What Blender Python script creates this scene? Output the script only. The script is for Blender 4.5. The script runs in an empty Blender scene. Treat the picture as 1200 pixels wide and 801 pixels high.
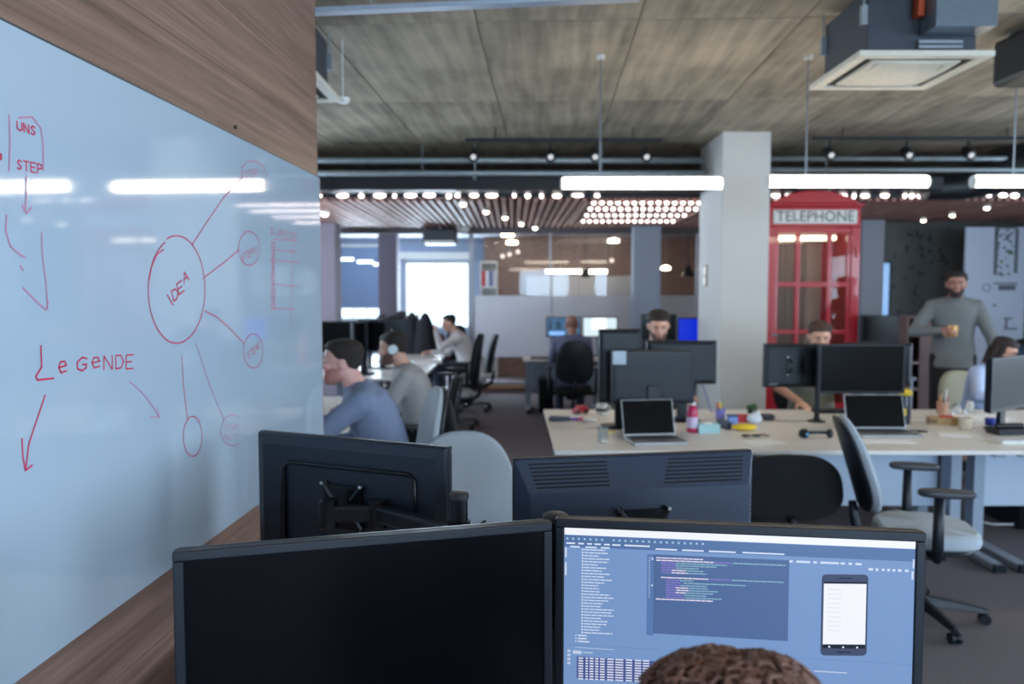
import bpy, bmesh, math, random
from math import sin, cos, pi, radians as R, sqrt, atan2
from mathutils import Vector as V, Matrix
random.seed(7)
sc = bpy.context.scene
COL = sc.collection
# ------------------------------------------------------------------ camera
F = 930.0; HC = 1.65; PITCH = R(3.63)
cd = bpy.data.cameras.new('camera'); cam = bpy.data.objects.new('camera', cd); COL.objects.link(cam)
cam.location = (0, 0, HC); cam.rotation_euler = (R(90) - PITCH, 0, 0)
cd.sensor_width = 36; cd.lens = F / 1200 * 36; cd.clip_start = .05; cd.clip_end = 200
cd.dof.use_dof = True; cd.dof.focus_distance = 1.5; cd.dof.aperture_fstop = 3.4
sc.camera = cam
# ------------------------------------------------------------------ world, light, exposure
sc.view_settings.view_transform = 'Standard'; sc.view_settings.look = 'None'
sc.view_settings.gamma = 1; sc.view_settings.exposure = 0.35
w = bpy.data.worlds.new('daylight'); sc.world = w; w.use_nodes = True
bg = w.node_tree.nodes['Background']; bg.inputs[0].default_value = (.62, .82, 1, 1); bg.inputs[1].default_value = 3.0

def window_light(name, loc, rot, sx, sy, power, col=(.66, .83, 1)):
    ld = bpy.data.lights.new(name, 'AREA'); ld.shape = 'RECTANGLE'; ld.size = sx; ld.size_y = sy
    ld.energy = power; ld.color = col
    o = bpy.data.objects.new(name, ld); COL.objects.link(o); o.location = loc; o.rotation_euler = rot
    return o
# daylight entering by the window openings of the right, rear and far walls
for i, y in enumerate((-1.6, .9, 3.4, 5.9)):
    window_light('daylight_right', (7.93, y, 1.75), (0, R(90), 0), 1.5, 1.8, 66)
for x in (1.2, 4.0):
    window_light('daylight_rear', (x, -3.42, 1.75), (R(90), 0, 0), 1.8, 1.5, 120, (.52, .74, 1))
for x in (-2.9, -1.5):
    window_light('daylight_far', (x, 16.05, 1.6), (R(-90), 0, 0), 1.1, 1.3, 110)
window_light('daylight_left', (-4.52, 9.0, 1.75), (0, R(-90), 0), 1.5, 4.4, 150)

# ------------------------------------------------------------------ helpers
def ray(px, py):
    f = V((0, cos(PITCH), -sin(PITCH))); u = V((0, sin(PITCH), cos(PITCH)))
    return f * F + V((1, 0, 0)) * (px - 600) + u * (400.5 - py)
def at(px, py, Y):                 # photograph pixel -> point at depth Y
    d = ray(px, py); return V((0, 0, HC)) + d * (Y / d.y)
def atz(px, py, z):                # photograph pixel -> point at height z
    d = ray(px, py); return V((0, 0, HC)) + d * ((z - HC) / d.z)
def lin(c): return tuple(((v / 255) / 12.92 if v / 255 <= .04045 else ((v / 255 + .055) / 1.055) ** 2.4) for v in c)

MATS = {}
def mat(name, rgb, rough=.5, metal=0, noise=None, bump=None, rnd=0, emis=0, coat=0, spec=None, trans=0, alpha=1, aniso_scale=None):
    if name in MATS: return MATS[name]
    m = bpy.data.materials.new(name); m.use_nodes = True; nt = m.node_tree; N = nt.nodes; L = nt.links
    b = N['Principled BSDF']; c = lin(rgb) + (1,)
    b.inputs['Base Color'].default_value = c; b.inputs['Roughness'].default_value = rough
    b.inputs['Metallic'].default_value = metal; b.inputs['Coat Weight'].default_value = coat
    b.inputs['Coat Roughness'].default_value = .05
    if spec is not None: b.inputs['Specular IOR Level'].default_value = spec
    if trans: b.inputs['Transmission Weight'].default_value = trans
    if alpha < 1: b.inputs['Alpha'].default_value = alpha
    if emis:
        b.inputs['Emission Color'].default_value = c; b.inputs['Emission Strength'].default_value = emis; b.inputs['Base Color'].default_value = (c[0] * .06, c[1] * .06, c[2] * .06, 1)
    tc = None
    if noise is None and not emis: noise = (30, .06)
    if noise or bump:
        tc = N.new('ShaderNodeTexCoord'); mp = N.new('ShaderNodeMapping')
        L.new(tc.outputs['Object'], mp.inputs[0])
        if aniso_scale: mp.inputs['Scale'].default_value = aniso_scale
    if noise and not emis:
        nz = N.new('ShaderNodeTexNoise'); nz.inputs['Scale'].default_value = noise[0]; nz.inputs['Detail'].default_value = 5
        L.new(mp.outputs[0], nz.inputs['Vector'])
        mr = N.new('ShaderNodeMapRange'); mr.inputs[1].default_value = .25; mr.inputs[2].default_value = .75
        mr.inputs[3].default_value = 1 - noise[1]; mr.inputs[4].default_value = 1 + noise[1]
        L.new(nz.outputs[0], mr.inputs[0]); val = mr.outputs[0]
        if rnd:
            oi = N.new('ShaderNodeObjectInfo'); m2 = N.new('ShaderNodeMapRange')
            m2.inputs[3].default_value = 1 - rnd; m2.inputs[4].default_value = 1 + rnd
            L.new(oi.outputs['Random'], m2.inputs[0]); mu = N.new('ShaderNodeMath'); mu.operation = 'MULTIPLY'
            L.new(val, mu.inputs[0]); L.new(m2.outputs[0], mu.inputs[1]); val = mu.outputs[0]
        mx = N.new('ShaderNodeMix'); mx.data_type = 'RGBA'; mx.blend_type = 'MULTIPLY'; mx.inputs[0].default_value = 1
        mx.inputs[6].default_value = c
        L.new(val, mx.inputs[7]); L.new(mx.outputs[2], b.inputs['Base Color'])
    if bump:
        n2 = N.new('ShaderNodeTexNoise'); n2.inputs['Scale'].default_value = bump[0]; n2.inputs['Detail'].default_value = 4
        L.new(mp.outputs[0], n2.inputs['Vector'])
        bp = N.new('ShaderNodeBump'); bp.inputs['Strength'].default_value = bump[1]; bp.inputs['Distance'].default_value = .01
        L.new(n2.outputs[0], bp.inputs['Height']); L.new(bp.outputs[0], b.inputs['Normal'])
    MATS[name] = m; return m

def wood(name, c1, c2, rough=.45, scale=(14, 1.2, 14), rnd=.1):
    if name in MATS: return MATS[name]
    m = bpy.data.materials.new(name); m.use_nodes = True; nt = m.node_tree; N = nt.nodes; L = nt.links
    b = N['Principled BSDF']; b.inputs['Roughness'].default_value = rough
    tc = N.new('ShaderNodeTexCoord'); mp = N.new('ShaderNodeMapping'); mp.inputs['Scale'].default_value = scale
    oi = N.new('ShaderNodeObjectInfo'); ad = N.new('ShaderNodeVectorMath'); ad.operation = 'ADD'
    ml = N.new('ShaderNodeMath'); ml.operation = 'MULTIPLY'; ml.inputs[1].default_value = 31
    L.new(oi.outputs['Random'], ml.inputs[0]); L.new(tc.outputs['Object'], mp.inputs[0]); L.new(mp.outputs[0], ad.inputs[0]); L.new(ml.outputs[0], ad.inputs[1])
    nz = N.new('ShaderNodeTexNoise'); nz.inputs['Scale'].default_value = 1.6; nz.inputs['Detail'].default_value = 8; nz.inputs['Roughness'].default_value = .62
    L.new(ad.outputs[0], nz.inputs['Vector'])
    cr = N.new('ShaderNodeValToRGB'); cr.color_ramp.elements[0].position = .3; cr.color_ramp.elements[1].position = .72
    cr.color_ramp.elements[0].color = lin(c1) + (1,); cr.color_ramp.elements[1].color = lin(c2) + (1,)
    L.new(nz.outputs[0], cr.inputs[0])
    m2 = N.new('ShaderNodeMapRange'); m2.inputs[3].default_value = 1 - rnd; m2.inputs[4].default_value = 1 + rnd
    L.new(oi.outputs['Random'], m2.inputs[0])
    mx = N.new('ShaderNodeMix'); mx.data_type = 'RGBA'; mx.blend_type = 'MULTIPLY'; mx.inputs[0].default_value = 1
    L.new(cr.outputs[0], mx.inputs[6]); L.new(m2.outputs[0], mx.inputs[7]); L.new(mx.outputs[2], b.inputs['Base Color'])
    bp = N.new('ShaderNodeBump'); bp.inputs['Strength'].default_value = .15; bp.inputs['Distance'].default_value = .004
    L.new(nz.outputs[0], bp.inputs['Height']); L.new(bp.outputs[0], b.inputs['Normal'])
    MATS[name] = m; return m

def concrete():
    m = bpy.data.materials.new('board_marked_concrete'); m.use_nodes = True; nt = m.node_tree; N = nt.nodes; L = nt.links
    b = N['Principled BSDF']; b.inputs['Roughness'].default_value = .85
    tc = N.new('ShaderNodeTexCoord'); oi = N.new('ShaderNodeObjectInfo')
    n1 = N.new('ShaderNodeTexNoise'); n1.inputs['Scale'].default_value = 1.3; n1.inputs['Detail'].default_value = 9; n1.inputs['Roughness'].default_value = .6
    mp = N.new('ShaderNodeMapping'); mp.inputs['Scale'].default_value = (11, .8, 1)
    n2 = N.new('ShaderNodeTexNoise'); n2.inputs['Scale'].default_value = 1; n2.inputs['Detail'].default_value = 4
    L.new(tc.outputs['Object'], n1.inputs['Vector']); L.new(tc.outputs['Object'], mp.inputs[0]); L.new(mp.outputs[0], n2.inputs['Vector'])
    a = N.new('ShaderNodeMath'); a.operation = 'ADD'; L.new(n1.outputs[0], a.inputs[0]); L.new(n2.outputs[0], a.inputs[1])
    a2 = N.new('ShaderNodeMath'); a2.operation = 'MULTIPLY_ADD'; a2.inputs[1].default_value = .22; L.new(oi.outputs['Random'], a2.inputs[0]); L.new(a.outputs[0], a2.inputs[2])
    a3 = N.new('ShaderNodeMath'); a3.operation = 'MULTIPLY'; a3.inputs[1].default_value = .5; L.new(a2.outputs[0], a3.inputs[0])
    cr = N.new('ShaderNodeValToRGB'); e = cr.color_ramp.elements
    e[0].position = .36; e[0].color = lin((106, 98, 86)) + (1,); e[1].position = .72; e[1].color = lin((196, 182, 160)) + (1,)
    L.new(a3.outputs[0], cr.inputs[0]); L.new(cr.outputs[0], b.inputs['Base Color'])
    bp = N.new('ShaderNodeBump'); bp.inputs['Strength'].default_value = .4; bp.inputs['Distance'].default_value = .01
    L.new(n2.outputs[0], bp.inputs['Height']); L.new(bp.outputs[0], b.inputs['Normal'])
    return m

def glassmat(name, tint=(1, 1, 1), refl=.06, body=0.0, bodycol=(.8, .83, .87)):
    m = bpy.data.materials.new(name); m.use_nodes = True; nt = m.node_tree; N = nt.nodes; L = nt.links
    N.remove(N['Principled BSDF']); out = N['Material Output']
    t = N.new('ShaderNodeBsdfTransparent'); t.inputs[0].default_value = tint + (1,)
    g = N.new('ShaderNodeBsdfGlossy'); g.inputs['Roughness'].default_value = .02
    lw = N.new('ShaderNodeLayerWeight'); lw.inputs[0].default_value = .5; pw = N.new('ShaderNodeMath'); pw.operation = 'POWER'; pw.inputs[1].default_value = 5; L.new(lw.outputs['Facing'], pw.inputs[0])
    fr = N.new('ShaderNodeMath'); fr.operation = 'MULTIPLY_ADD'; fr.inputs[1].default_value = .6; fr.inputs[2].default_value = .018; L.new(pw.outputs[0], fr.inputs[0])
    mx = N.new('ShaderNodeMixShader'); L.new(fr.outputs[0], mx.inputs[0]); L.new(t.outputs[0], mx.inputs[1]); L.new(g.outputs[0], mx.inputs[2])
    last = mx
    if body:
        d = N.new('ShaderNodeBsdfDiffuse'); d.inputs[0].default_value = bodycol + (1,)
        tl = N.new('ShaderNodeBsdfTranslucent'); tl.inputs[0].default_value = bodycol + (1,)
        nz = N.new('ShaderNodeTexNoise'); nz.inputs['Scale'].default_value = 300
        dm = N.new('ShaderNodeMixShader'); dm.inputs[0].default_value = .5; L.new(d.outputs[0], dm.inputs[1]); L.new(tl.outputs[0], dm.inputs[2])
        m2 = N.new('ShaderNodeMixShader'); m2.inputs[0].default_value = body
        L.new(mx.outputs[0], m2.inputs[1]); L.new(dm.outputs[0], m2.inputs[2]); last = m2
    L.new(last.outputs[0], out.inputs['Surface']); MATS[name] = m; return m

class MB:
    def __init__(s): s.v = []; s.f = []
    def add(s, vs, fs):
        o = len(s.v); s.v += [tuple(x) for x in vs]; s.f += [tuple(i + o for i in f) for f in fs]; return s
    def box(s, x0, x1, y0, y1, z0, z1, M=None):
        vs = [V((x, y, z)) for z in (z0, z1) for y in (y0, y1) for x in (x0, x1)]
        if M: vs = [M @ p for p in vs]
        return s.add(vs, [(0, 2, 3, 1), (4, 5, 7, 6), (0, 1, 5, 4), (1, 3, 7, 5), (3, 2, 6, 7), (2, 0, 4, 6)])
    def loft(s, rings, cap=True):
        n = len(rings[0]); vs = [p for r in rings for p in r]; fs = []
        for i in range(len(rings) - 1):
            for j in range(n):
                k = (j + 1) % n; fs.append((i * n + j, i * n + k, (i + 1) * n + k, (i + 1) * n + j))
        if cap:
            fs.append(tuple(range(n - 1, -1, -1))); fs.append(tuple((len(rings) - 1) * n + j for j in range(n)))
        return s.add(vs, fs)
    def cyl(s, p0, p1, r0, r1=None, n=16):
        p0 = V(p0); p1 = V(p1); r1 = r0 if r1 is None else r1
        d = (p1 - p0).normalized(); a = d.orthogonal().normalized(); b = d.cross(a)
        return s.loft([[p + a * (r * cos(2 * pi * j / n)) + b * (r * sin(2 * pi * j / n)) for j in range(n)] for p, r in ((p0, r0), (p1, r1))])
    def tube(s, pts, r, n=8):
        pts = [V(p) for p in pts]; rings = []; a = None
        for i, p in enumerate(pts):
            d = (pts[min(i + 1, len(pts) - 1)] - pts[max(i - 1, 0)]).normalized()
            if a is None: a = d.orthogonal().normalized()
            a = (a - d * a.dot(d)).normalized(); b = d.cross(a); rr = r[i] if isinstance(r, (list, tuple)) else r
            rings.append([p + a * (rr * cos(2 * pi * j / n)) + b * (rr * sin(2 * pi * j / n)) for j in range(n)])
        return s.loft(rings)
    def sph(s, c, r, M=None, seg=14, rings=9):
        if isinstance(r, (int, float)): r = (r, r, r)
        c = V(c); rg = []
        for i in range(rings + 1):
            th = pi * (i + .02) / (rings + .04); rg.append([V((r[0] * sin(th) * cos(2 * pi * j / seg), r[1] * sin(th) * sin(2 * pi * j / seg), -r[2] * cos(th))) for j in range(seg)])
        rg = [[(M @ p if M else p) + c for p in q] for q in rg]
        return s.loft(rg)
    def rcone(s, p0, r0, p1, r1, n=12):
        s.sph(p0, r0, seg=n, rings=8); s.sph(p1, r1, seg=n, rings=8); return s.cyl(p0, p1, r0, r1, n)
    def lathe(s, prof, c=(0, 0, 0), n=24):
        c = V(c); return s.loft([[c + V((r * cos(2 * pi * j / n), r * sin(2 * pi * j / n), z)) for j in range(n)] for r, z in prof])
    def prism(s, poly, d, M=None):       # closed polygon of 3-d points swept by vector d
        poly = [V(p) for p in poly]; d = V(d); r = [poly, [p + d for p in poly]]
        if M: r = [[M @ p for p in q] for q in r]
        return s.loft(r)
    def build(s, name, m, parent=None, smooth=False, bevel=0, remesh=0, sm=2, bseg=2, subs=0):
        me = bpy.data.meshes.new(name); me.from_pydata(s.v, [], s.f); me.update()
        bm = bmesh.new(); bm.from_mesh(me); bmesh.ops.recalc_face_normals(bm, faces=bm.faces); bm.to_mesh(me); bm.free()
        if smooth or remesh: me.polygons.foreach_set('use_smooth', [True] * len(me.polygons))
        me.materials.append(m); o = bpy.data.objects.new(name, me); COL.objects.link(o)
        if parent: o.parent = parent
        if smooth == 'a':
            me.polygons.foreach_set('use_smooth', [True] * len(me.polygons))
            try: me.set_sharp_from_angle(angle=R(35))
            except Exception: pass
        if bevel:
            b = o.modifiers.new('bevel', 'BEVEL'); b.width = bevel; b.segments = bseg; b.limit_method = 'ANGLE'; b.angle_limit = R(40)
        if subs:
            b = o.modifiers.new('subdivision', 'SUBSURF'); b.levels = subs; b.render_levels = subs
        if remesh:
            b = o.modifiers.new('remesh', 'REMESH'); b.mode = 'VOXEL'; b.voxel_size = remesh; b.use_smooth_shade = True
            b = o.modifiers.new('smooth', 'SMOOTH'); b.iterations = sm; b.factor = .5
        return o

def thing(name, label, cat, loc=(0, 0, 0), rz=0, group=None):
    o = bpy.data.objects.new(name, None); COL.objects.link(o); o.location = loc; o.rotation_euler = (0, 0, rz)
    o.empty_display_size = .1; o['label'] = label; o['category'] = cat
    if group: o['group'] = group
    return o
def tag(o, label, cat, group=None):
    o['label'] = label; o['category'] = cat
    if group: o['group'] = group
    return o
def struct(o): o['kind'] = 'structure'; return o
def stuff(o): o['kind'] = 'stuff'; return o
def kids(o): return [c for c in COL.objects if c.parent == o]
def dup(root, loc, rz, label, group=None):
    r = root.copy(); COL.objects.link(r); r.location = loc; r.rotation_euler = (0, 0, rz); r['label'] = label
    if group: r['group'] = group
    for ch in kids(root):
        c = ch.copy(); COL.objects.link(c); c.parent = r
        for g in kids(ch):
            d = g.copy(); COL.objects.link(d); d.parent = c
    return r
def bx(name, m, parent, x0, x1, y0, y1, z0, z1, bevel=.002, M=None):
    return MB().box(x0, x1, y0, y1, z0, z1, M).build(name, m, parent, bevel=bevel)
def text(s, size, m, parent, M, ext=.001, name='lettering', align='CENTER', sx=1):
    c = bpy.data.curves.new(name, 'FONT'); c.body = s; c.size = size; c.extrude = ext; c.align_x = align; c.align_y = 'CENTER'
    c.materials.append(m); o = bpy.data.objects.new(name, c); COL.objects.link(o); o.parent = parent
    bpy.context.view_layer.update()
    me = bpy.data.meshes.new_from_object(o.evaluated_get(bpy.context.evaluated_depsgraph_get())); bpy.data.objects.remove(o)
    o = bpy.data.objects.new(name, me); COL.objects.link(o); o.parent = parent
    o.matrix_local = M @ Matrix.Diagonal((sx, 1, 1, 1)); return o

# ------------------------------------------------------------------ materials
black = mat('matte_black_plastic', (15, 21, 31), .4, spec=.38, noise=(60, .1), bump=(900, .08))
blackg = mat('glossy_black_plastic', (10, 14, 20), .22, spec=.4)
darkgrey = mat('dark_grey_plastic', (52, 54, 60), .45)
vent_m = mat('vent_shadow_black', (8, 9, 11), .8)
off = mat('switched_off_screen', (7, 8, 12), .2, noise=(5, .03), spec=.2)
metal = mat('brushed_steel', (150, 155, 162), .35, .9)
galv = mat('galvanised_steel', (150, 160, 166), .45, .6, noise=(12, .12))
alu = mat('silver_aluminium', (176, 178, 182), .35, .8)
white_lam = mat('white_desk_laminate', (226, 221, 216), .35, noise=(6, .03))
panel_m = mat('pale_grey_metal_panel', (186, 200, 218), .4, noise=(5, .03))
legm = mat('grey_powder_coat', (150, 162, 178), .4)
fab_b = mat('black_fabric', (20, 20, 24), .9, noise=(220, .25), bump=(500, .3))
fab_g = mat('light_grey_fabric', (172, 180, 188), .9, noise=(220, .1), bump=(500, .3))
fab_c = mat('cream_fabric', (166, 162, 144), .9, noise=(200, .1))
paint_w = mat('white_wall_paint', (205, 203, 200), .75, noise=(3, .02), bump=(90, .05))
paint_g = mat('grey_wall_paint', (150, 153, 160), .75, noise=(3, .03), bump=(90, .05))
concr = concrete()
wall_wood = wood('brown_oak_laminate', (104, 78, 67), (156, 124, 109), .4, (9, .8, 30), .06)
bat_wood = wood('reddish_wood_batten', (140, 98, 88), (196, 150, 136), .6, (20, 2, 20), .2)
carpet = mat('grey_carpet', (112, 102, 106), .95, noise=(160, .35), bump=(260, .8))
duct_m = mat('black_duct_metal', (26, 29, 34), .45, .3)
plastic_w = mat('white_plastic', (225, 225, 220), .4)
cream_p = mat('cream_ac_plastic', (222, 216, 200), .45)
tube_m = mat('lit_tube_diffuser', (255, 240, 214), .4, emis=15)
spot_m = mat('lit_spot_lamp', (255, 238, 205), .4, emis=14)
dot_m = mat('lit_bulb_cluster', (255, 240, 236), .4, emis=5)
red_p = mat('red_gloss_paint', (176, 22, 38), .3, noise=(5, .05), coat=.4)
glass = glassmat('clear_glass')
frost = glassmat('frosted_glass', body=.86, bodycol=(.58, .57, .60))
paper = mat('white_paper', (236, 236, 236), .8)
# ------------------------------------------------------------------ shell
CZ = 3.28
floor = MB().box(-4.7, 8.2, -3.7, 16.3, -.12, 0).build('floor', carpet); struct(floor)
ceiling = MB().box(-4.7, 8.2, -3.7, 16.3, CZ + .012, CZ + .14).build('ceiling', concr); struct(ceiling)
TH = math.atan(.046)
# concrete formwork fields: each cast panel its own piece, joints recessed
pan = None; k = 0
Mr = Matrix.Rotation(-TH, 4, 'Z')
for ix in range(-7, 8):
    for iy in range(-3, 6):
        c = Mr @ V((.98 * ix + .05, 2.02 * iy + 3.9, 0))
        if not (-4.2 < c.x < 7.7 and -2.4 < c.y < 8.4): continue
        if pan is None:
            o = MB().box(-.487, .487, -1.006, 1.006, -.012, .004).build('concrete_panel', concr, ceiling, bevel=.006, bseg=1); pan = o
        else:
            o = pan.copy(); COL.objects.link(o)
        o.location = (c.x, c.y, CZ + .012 + random.uniform(-.004, .002)); o.rotation_euler = (0, 0, -TH)

def wall_x(name, m, x0, x1, y0, y1, holes, z0=0, z1=CZ + .1):      # wall running along y with rectangular openings (y0,y1,z0,z1)
    b = MB(); ys = y0
    for (a, c, d, e) in sorted(holes):
        b.box(x0, x1, ys, a, z0, z1); b.box(x0, x1, a, c, z0, d); b.box(x0, x1, a, c, e, z1); ys = c
    b.box(x0, x1, ys, y1, z0, z1); return struct(b.build(name, m))
def wall_y(name, m, y0, y1, x0, x1, holes, z0=0, z1=CZ + .1):
    b = MB(); xs = x0
    for (a, c, d, e) in sorted(holes):
        b.box(xs, a, y0, y1, z0, z1); b.box(a, c, y0, y1, z0, d); b.box(a, c, y0, y1, e, z1); xs = c
    b.box(xs, x1, y0, y1, z0, z1); return struct(b.build(name, m))
def window(n, x0, x1, y0, y1, z0, z1, along, mull=2, pm=None):
    """frame (structure) with mullions and panes; along = 'x' or 'y'"""
    o = MB(); t = .05; mid = ((y0 + y1) / 2 if along == 'x' else (x0 + x1) / 2)
    def bar(a0, a1, c0, c1, bb):
        if along == 'x': bb.box(a0, a1, mid - .03, mid + .03, c0, c1)
        else: bb.box(mid - .03, mid + .03, a0, a1, c0, c1)
    a, b = (x0, x1) if along == 'x' else (y0, y1)
    bar(a, b, z0, z0 + t, o); bar(a, b, z1 - t, z1, o); bar(a, a + t, z0 + t, z1 - t, o); bar(b - t, b, z0 + t, z1 - t, o)
    fr = struct(o.build('window_%d' % n, plastic_w))
    for i in range(1, mull):
        q = MB(); c = a + (b - a) * i / mull; bar(c - .02, c + .02, z0 + t, z1 - t, q); q.build('mullion', plastic_w, fr)
    for i in range(mull):
        c0 = a + (b - a) * i / mull + .02; c1 = a + (b - a) * (i + 1) / mull - .02; q = MB()
        if along == 'x': q.box(c0, c1, mid - .004, mid + .004, z0 + t, z1 - t)
        else: q.box(mid - .004, mid + .004, c0, c1, z0 + t, z1 - t)
        q.build('pane', pm or glass, fr)
    return fr
rh = [(y - .95, y + .95, .95, 2.55) for y in (-1.6, .9, 3.4, 5.9)]
wall_x('wall_right', paint_w, 8.0, 8.2, -3.7, 11.9, rh)
wn = 1
for (a, b, c, d) in rh: window(wn, 8.02, 8.18, a, b, c, d, 'y'); wn += 1
bh = [(.25, 2.15, .95, 2.55), (3.05, 4.95, .95, 2.55)]
wall_y('wall_rear', paint_w, -3.7, -3.5, -4.7, 8.2, bh)
for (a, b, c, d) in bh: window(wn, a, b, -3.68, -3.52, c, d, 'x'); wn += 1
lh = [(6.7, 11.3, .95, 2.55)]
wall_x('wall_far_left', paint_g, -4.7, -4.58, 0, 16.3, lh)
window(wn, -4.69, -4.59, 6.7, 11.3, .95, 2.55, 'y', 4); wn += 1
# far facade
fa = at(395, 360, 16.2); fb = at(447, 375, 16.2)
bx0, bz1 = at(397, 291, 16.2).x, at(397, 291, 16.2).z; bx1 = at(446, 291, 16.2).x
g0 = at(474, 306, 16.2); g1 = at(551, 385, 16.2)
facade_m = mat('pale_blue_grey_wall', (150, 166, 188), .7, noise=(2, .04))
wall_y('wall_far', facade_m, 16.1, 16.3, -4.7, 8.2, [(bx0, bx1, fb.z, bz1), (g0.x, g1.x, g1.z, g0.z)])
wb = window(wn, bx0, bx1, 16.14, 16.26, fb.z, bz1, 'x', 3); wn += 1
window(wn, g0.x, g1.x, 16.14, 16.26, g1.z, g0.z, 'x', 2); wn += 1
blindm = mat('blue_roller_blind', (128, 150, 180), .8, noise=(40, .05))
bl = thing('roller_blind', 'blue roller blind lowered over the upper part of the left far window', 'blind', (0, 16.06, 0))
bx('blind_cloth', blindm, bl, bx0 - .03, bx1 + .03, -.006, .006, fa.z, bz1 + .03, 0)
MB().cyl((bx0 - .04, 0, bz1 + .05), (bx1 + .04, 0, bz1 + .05), .03).build('roller', plastic_w, bl, smooth='a')
bx('bottom_rail', plastic_w, bl, bx0 - .03, bx1 + .03, -.012, .012, fa.z - .03, fa.z, .003)
# window surround & head casing
struct(bx('trim_1', plastic_w, None, g0.x - .22, g1.x + .08, 16.03, 16.1, g0.z + .04, g0.z + .18, .005))
struct(bx('trim_2', plastic_w, None, g0.x - .22, g0.x - .06, 16.03, 16.1, 0.6, g0.z + .04, .005))
# pillars
pil_m = mat('mauve_grey_plaster', (132, 122, 134), .8, noise=(3, .03))
p0 = at(443, 300, 14.2); p1 = at(465, 300, 14.2)
struct(bx('trim_3', pil_m, None, p0.x, p1.x, 14.2, 14.55, 0, CZ, .01))
c0 = at(843, 400, 8.2); c1 = at(899, 400, 8.2)
col = struct(bx('trim_4', paint_w, None, c0.x, c1.x, 8.2, 9.17, 0, CZ, .012))
q0 = at(742, 350, 12.75); q1 = at(774, 350, 12.75)
struct(bx('trim_5', mat('blue_grey_paint', (150, 158, 172), .7), None, q0.x, q1.x, 12.75, 13.0, 0, CZ, .01))
# left-edge pale pillar behind the board wall
struct(bx('trim_6', pil_m, None, -3.05, -2.70, 12.2, 12.6, 0, CZ, .01))

# partition wall with the glass board
WX0 = -.967; WE = 3.4
wl = MB().box(-.16, -.026, -1.6, WE - .004, 0, CZ).build('wall_left', mat('dark_wood_core', (120, 92, 78), .6)); struct(wl)
wl.location = (WX0, 0, 0); wl.rotation_euler = (0, 0, -TH)
nz_ = 17; h_ = CZ / nz_
pl = None
for i in range(nz_):
    if pl is None: pl = MB().box(-.026, -.012, -1.6, WE, .0004, h_ - .0004).build('wood_plank', wall_wood, wl, bevel=.0006, bseg=1); o = pl
    else: o = pl.copy(); COL.objects.link(o)
    o.location = (0, 0, i * h_)
WD = V((sin(TH), cos(TH), 0)); WNn = V((cos(TH), -sin(TH), 0)); WO = V((WX0, 0, 0))
def board_pt(px, py, off=.0):
    d = ray(px, py); o = V((0, 0, HC)); t = (WO + WNn * off - o).dot(WNn) / d.dot(WNn); p = o + d * t - WO
    return V((off, p.dot(WD), p.z))
bt = board_pt(374, 208).z; bb = board_pt(307.5, 587.5).z
print('BOARD', bt, bb, board_pt(0, 22), board_pt(375, 208), board_pt(16, 801), board_pt(381, 510))
wbm = mat('white_glass_board', (176, 192, 208), .06, noise=(1, .015), coat=.6)
board = thing('whiteboard', 'large frameless white glass whiteboard with red marker sketches on wooden wall', 'whiteboard', WO, -TH)
bx('glass_panel', wbm, board, -.0118, 0, .05, WE - .012, bb, bt, .0015)
bx('edge_strip', mat('dark_board_edge', (70, 74, 84), .4), board, -.0118, -.004, .05, WE - .012, bt + .0002, bt + .006, .0005)
bx('end_strip', mat('brown_end_cap', (150, 116, 96), .5), board, -.0118, -.001, WE - .0118, WE - .004, bb, bt, .0005)
bolt = mat('small_dark_stud', (70, 60, 58), .4, .5)
sp_ = board_pt(275, 149, -.012); MB().cyl((-.012, sp_.y, sp_.z), (-.006, sp_.y, sp_.z), .006).build('stud', bolt, wl, smooth='a')
mark = mat('red_marker_ink', (205, 60, 98), .5); mark2 = mat('faint_red_marker_ink', (196, 128, 160), .5); mark3 = mat('bold_red_marker_ink', (205, 38, 78), .5)
def stroke(pl, wpx=2.0):
    """a marker line on the board given by points measured in the photograph"""
    mbs = MB()
    P = [board_pt(x, y, .0012) for x, y in pl]
    # widths in metres, constant for one stroke
    for a, b in zip(P[:-1], P[1:]):
        d = (b - a); d.x = 0
        if d.length < 1e-5: continue
        d.normalize(); n = V((0, -d.z, d.y)) * (wpx * .0008)
        e = d * (wpx * .0005)
        q = [a - n - e, b - n + e, b + n + e, a + n - e]
        mbs.add(q, [(0, 1, 2, 3)])
    return mbs
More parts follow.
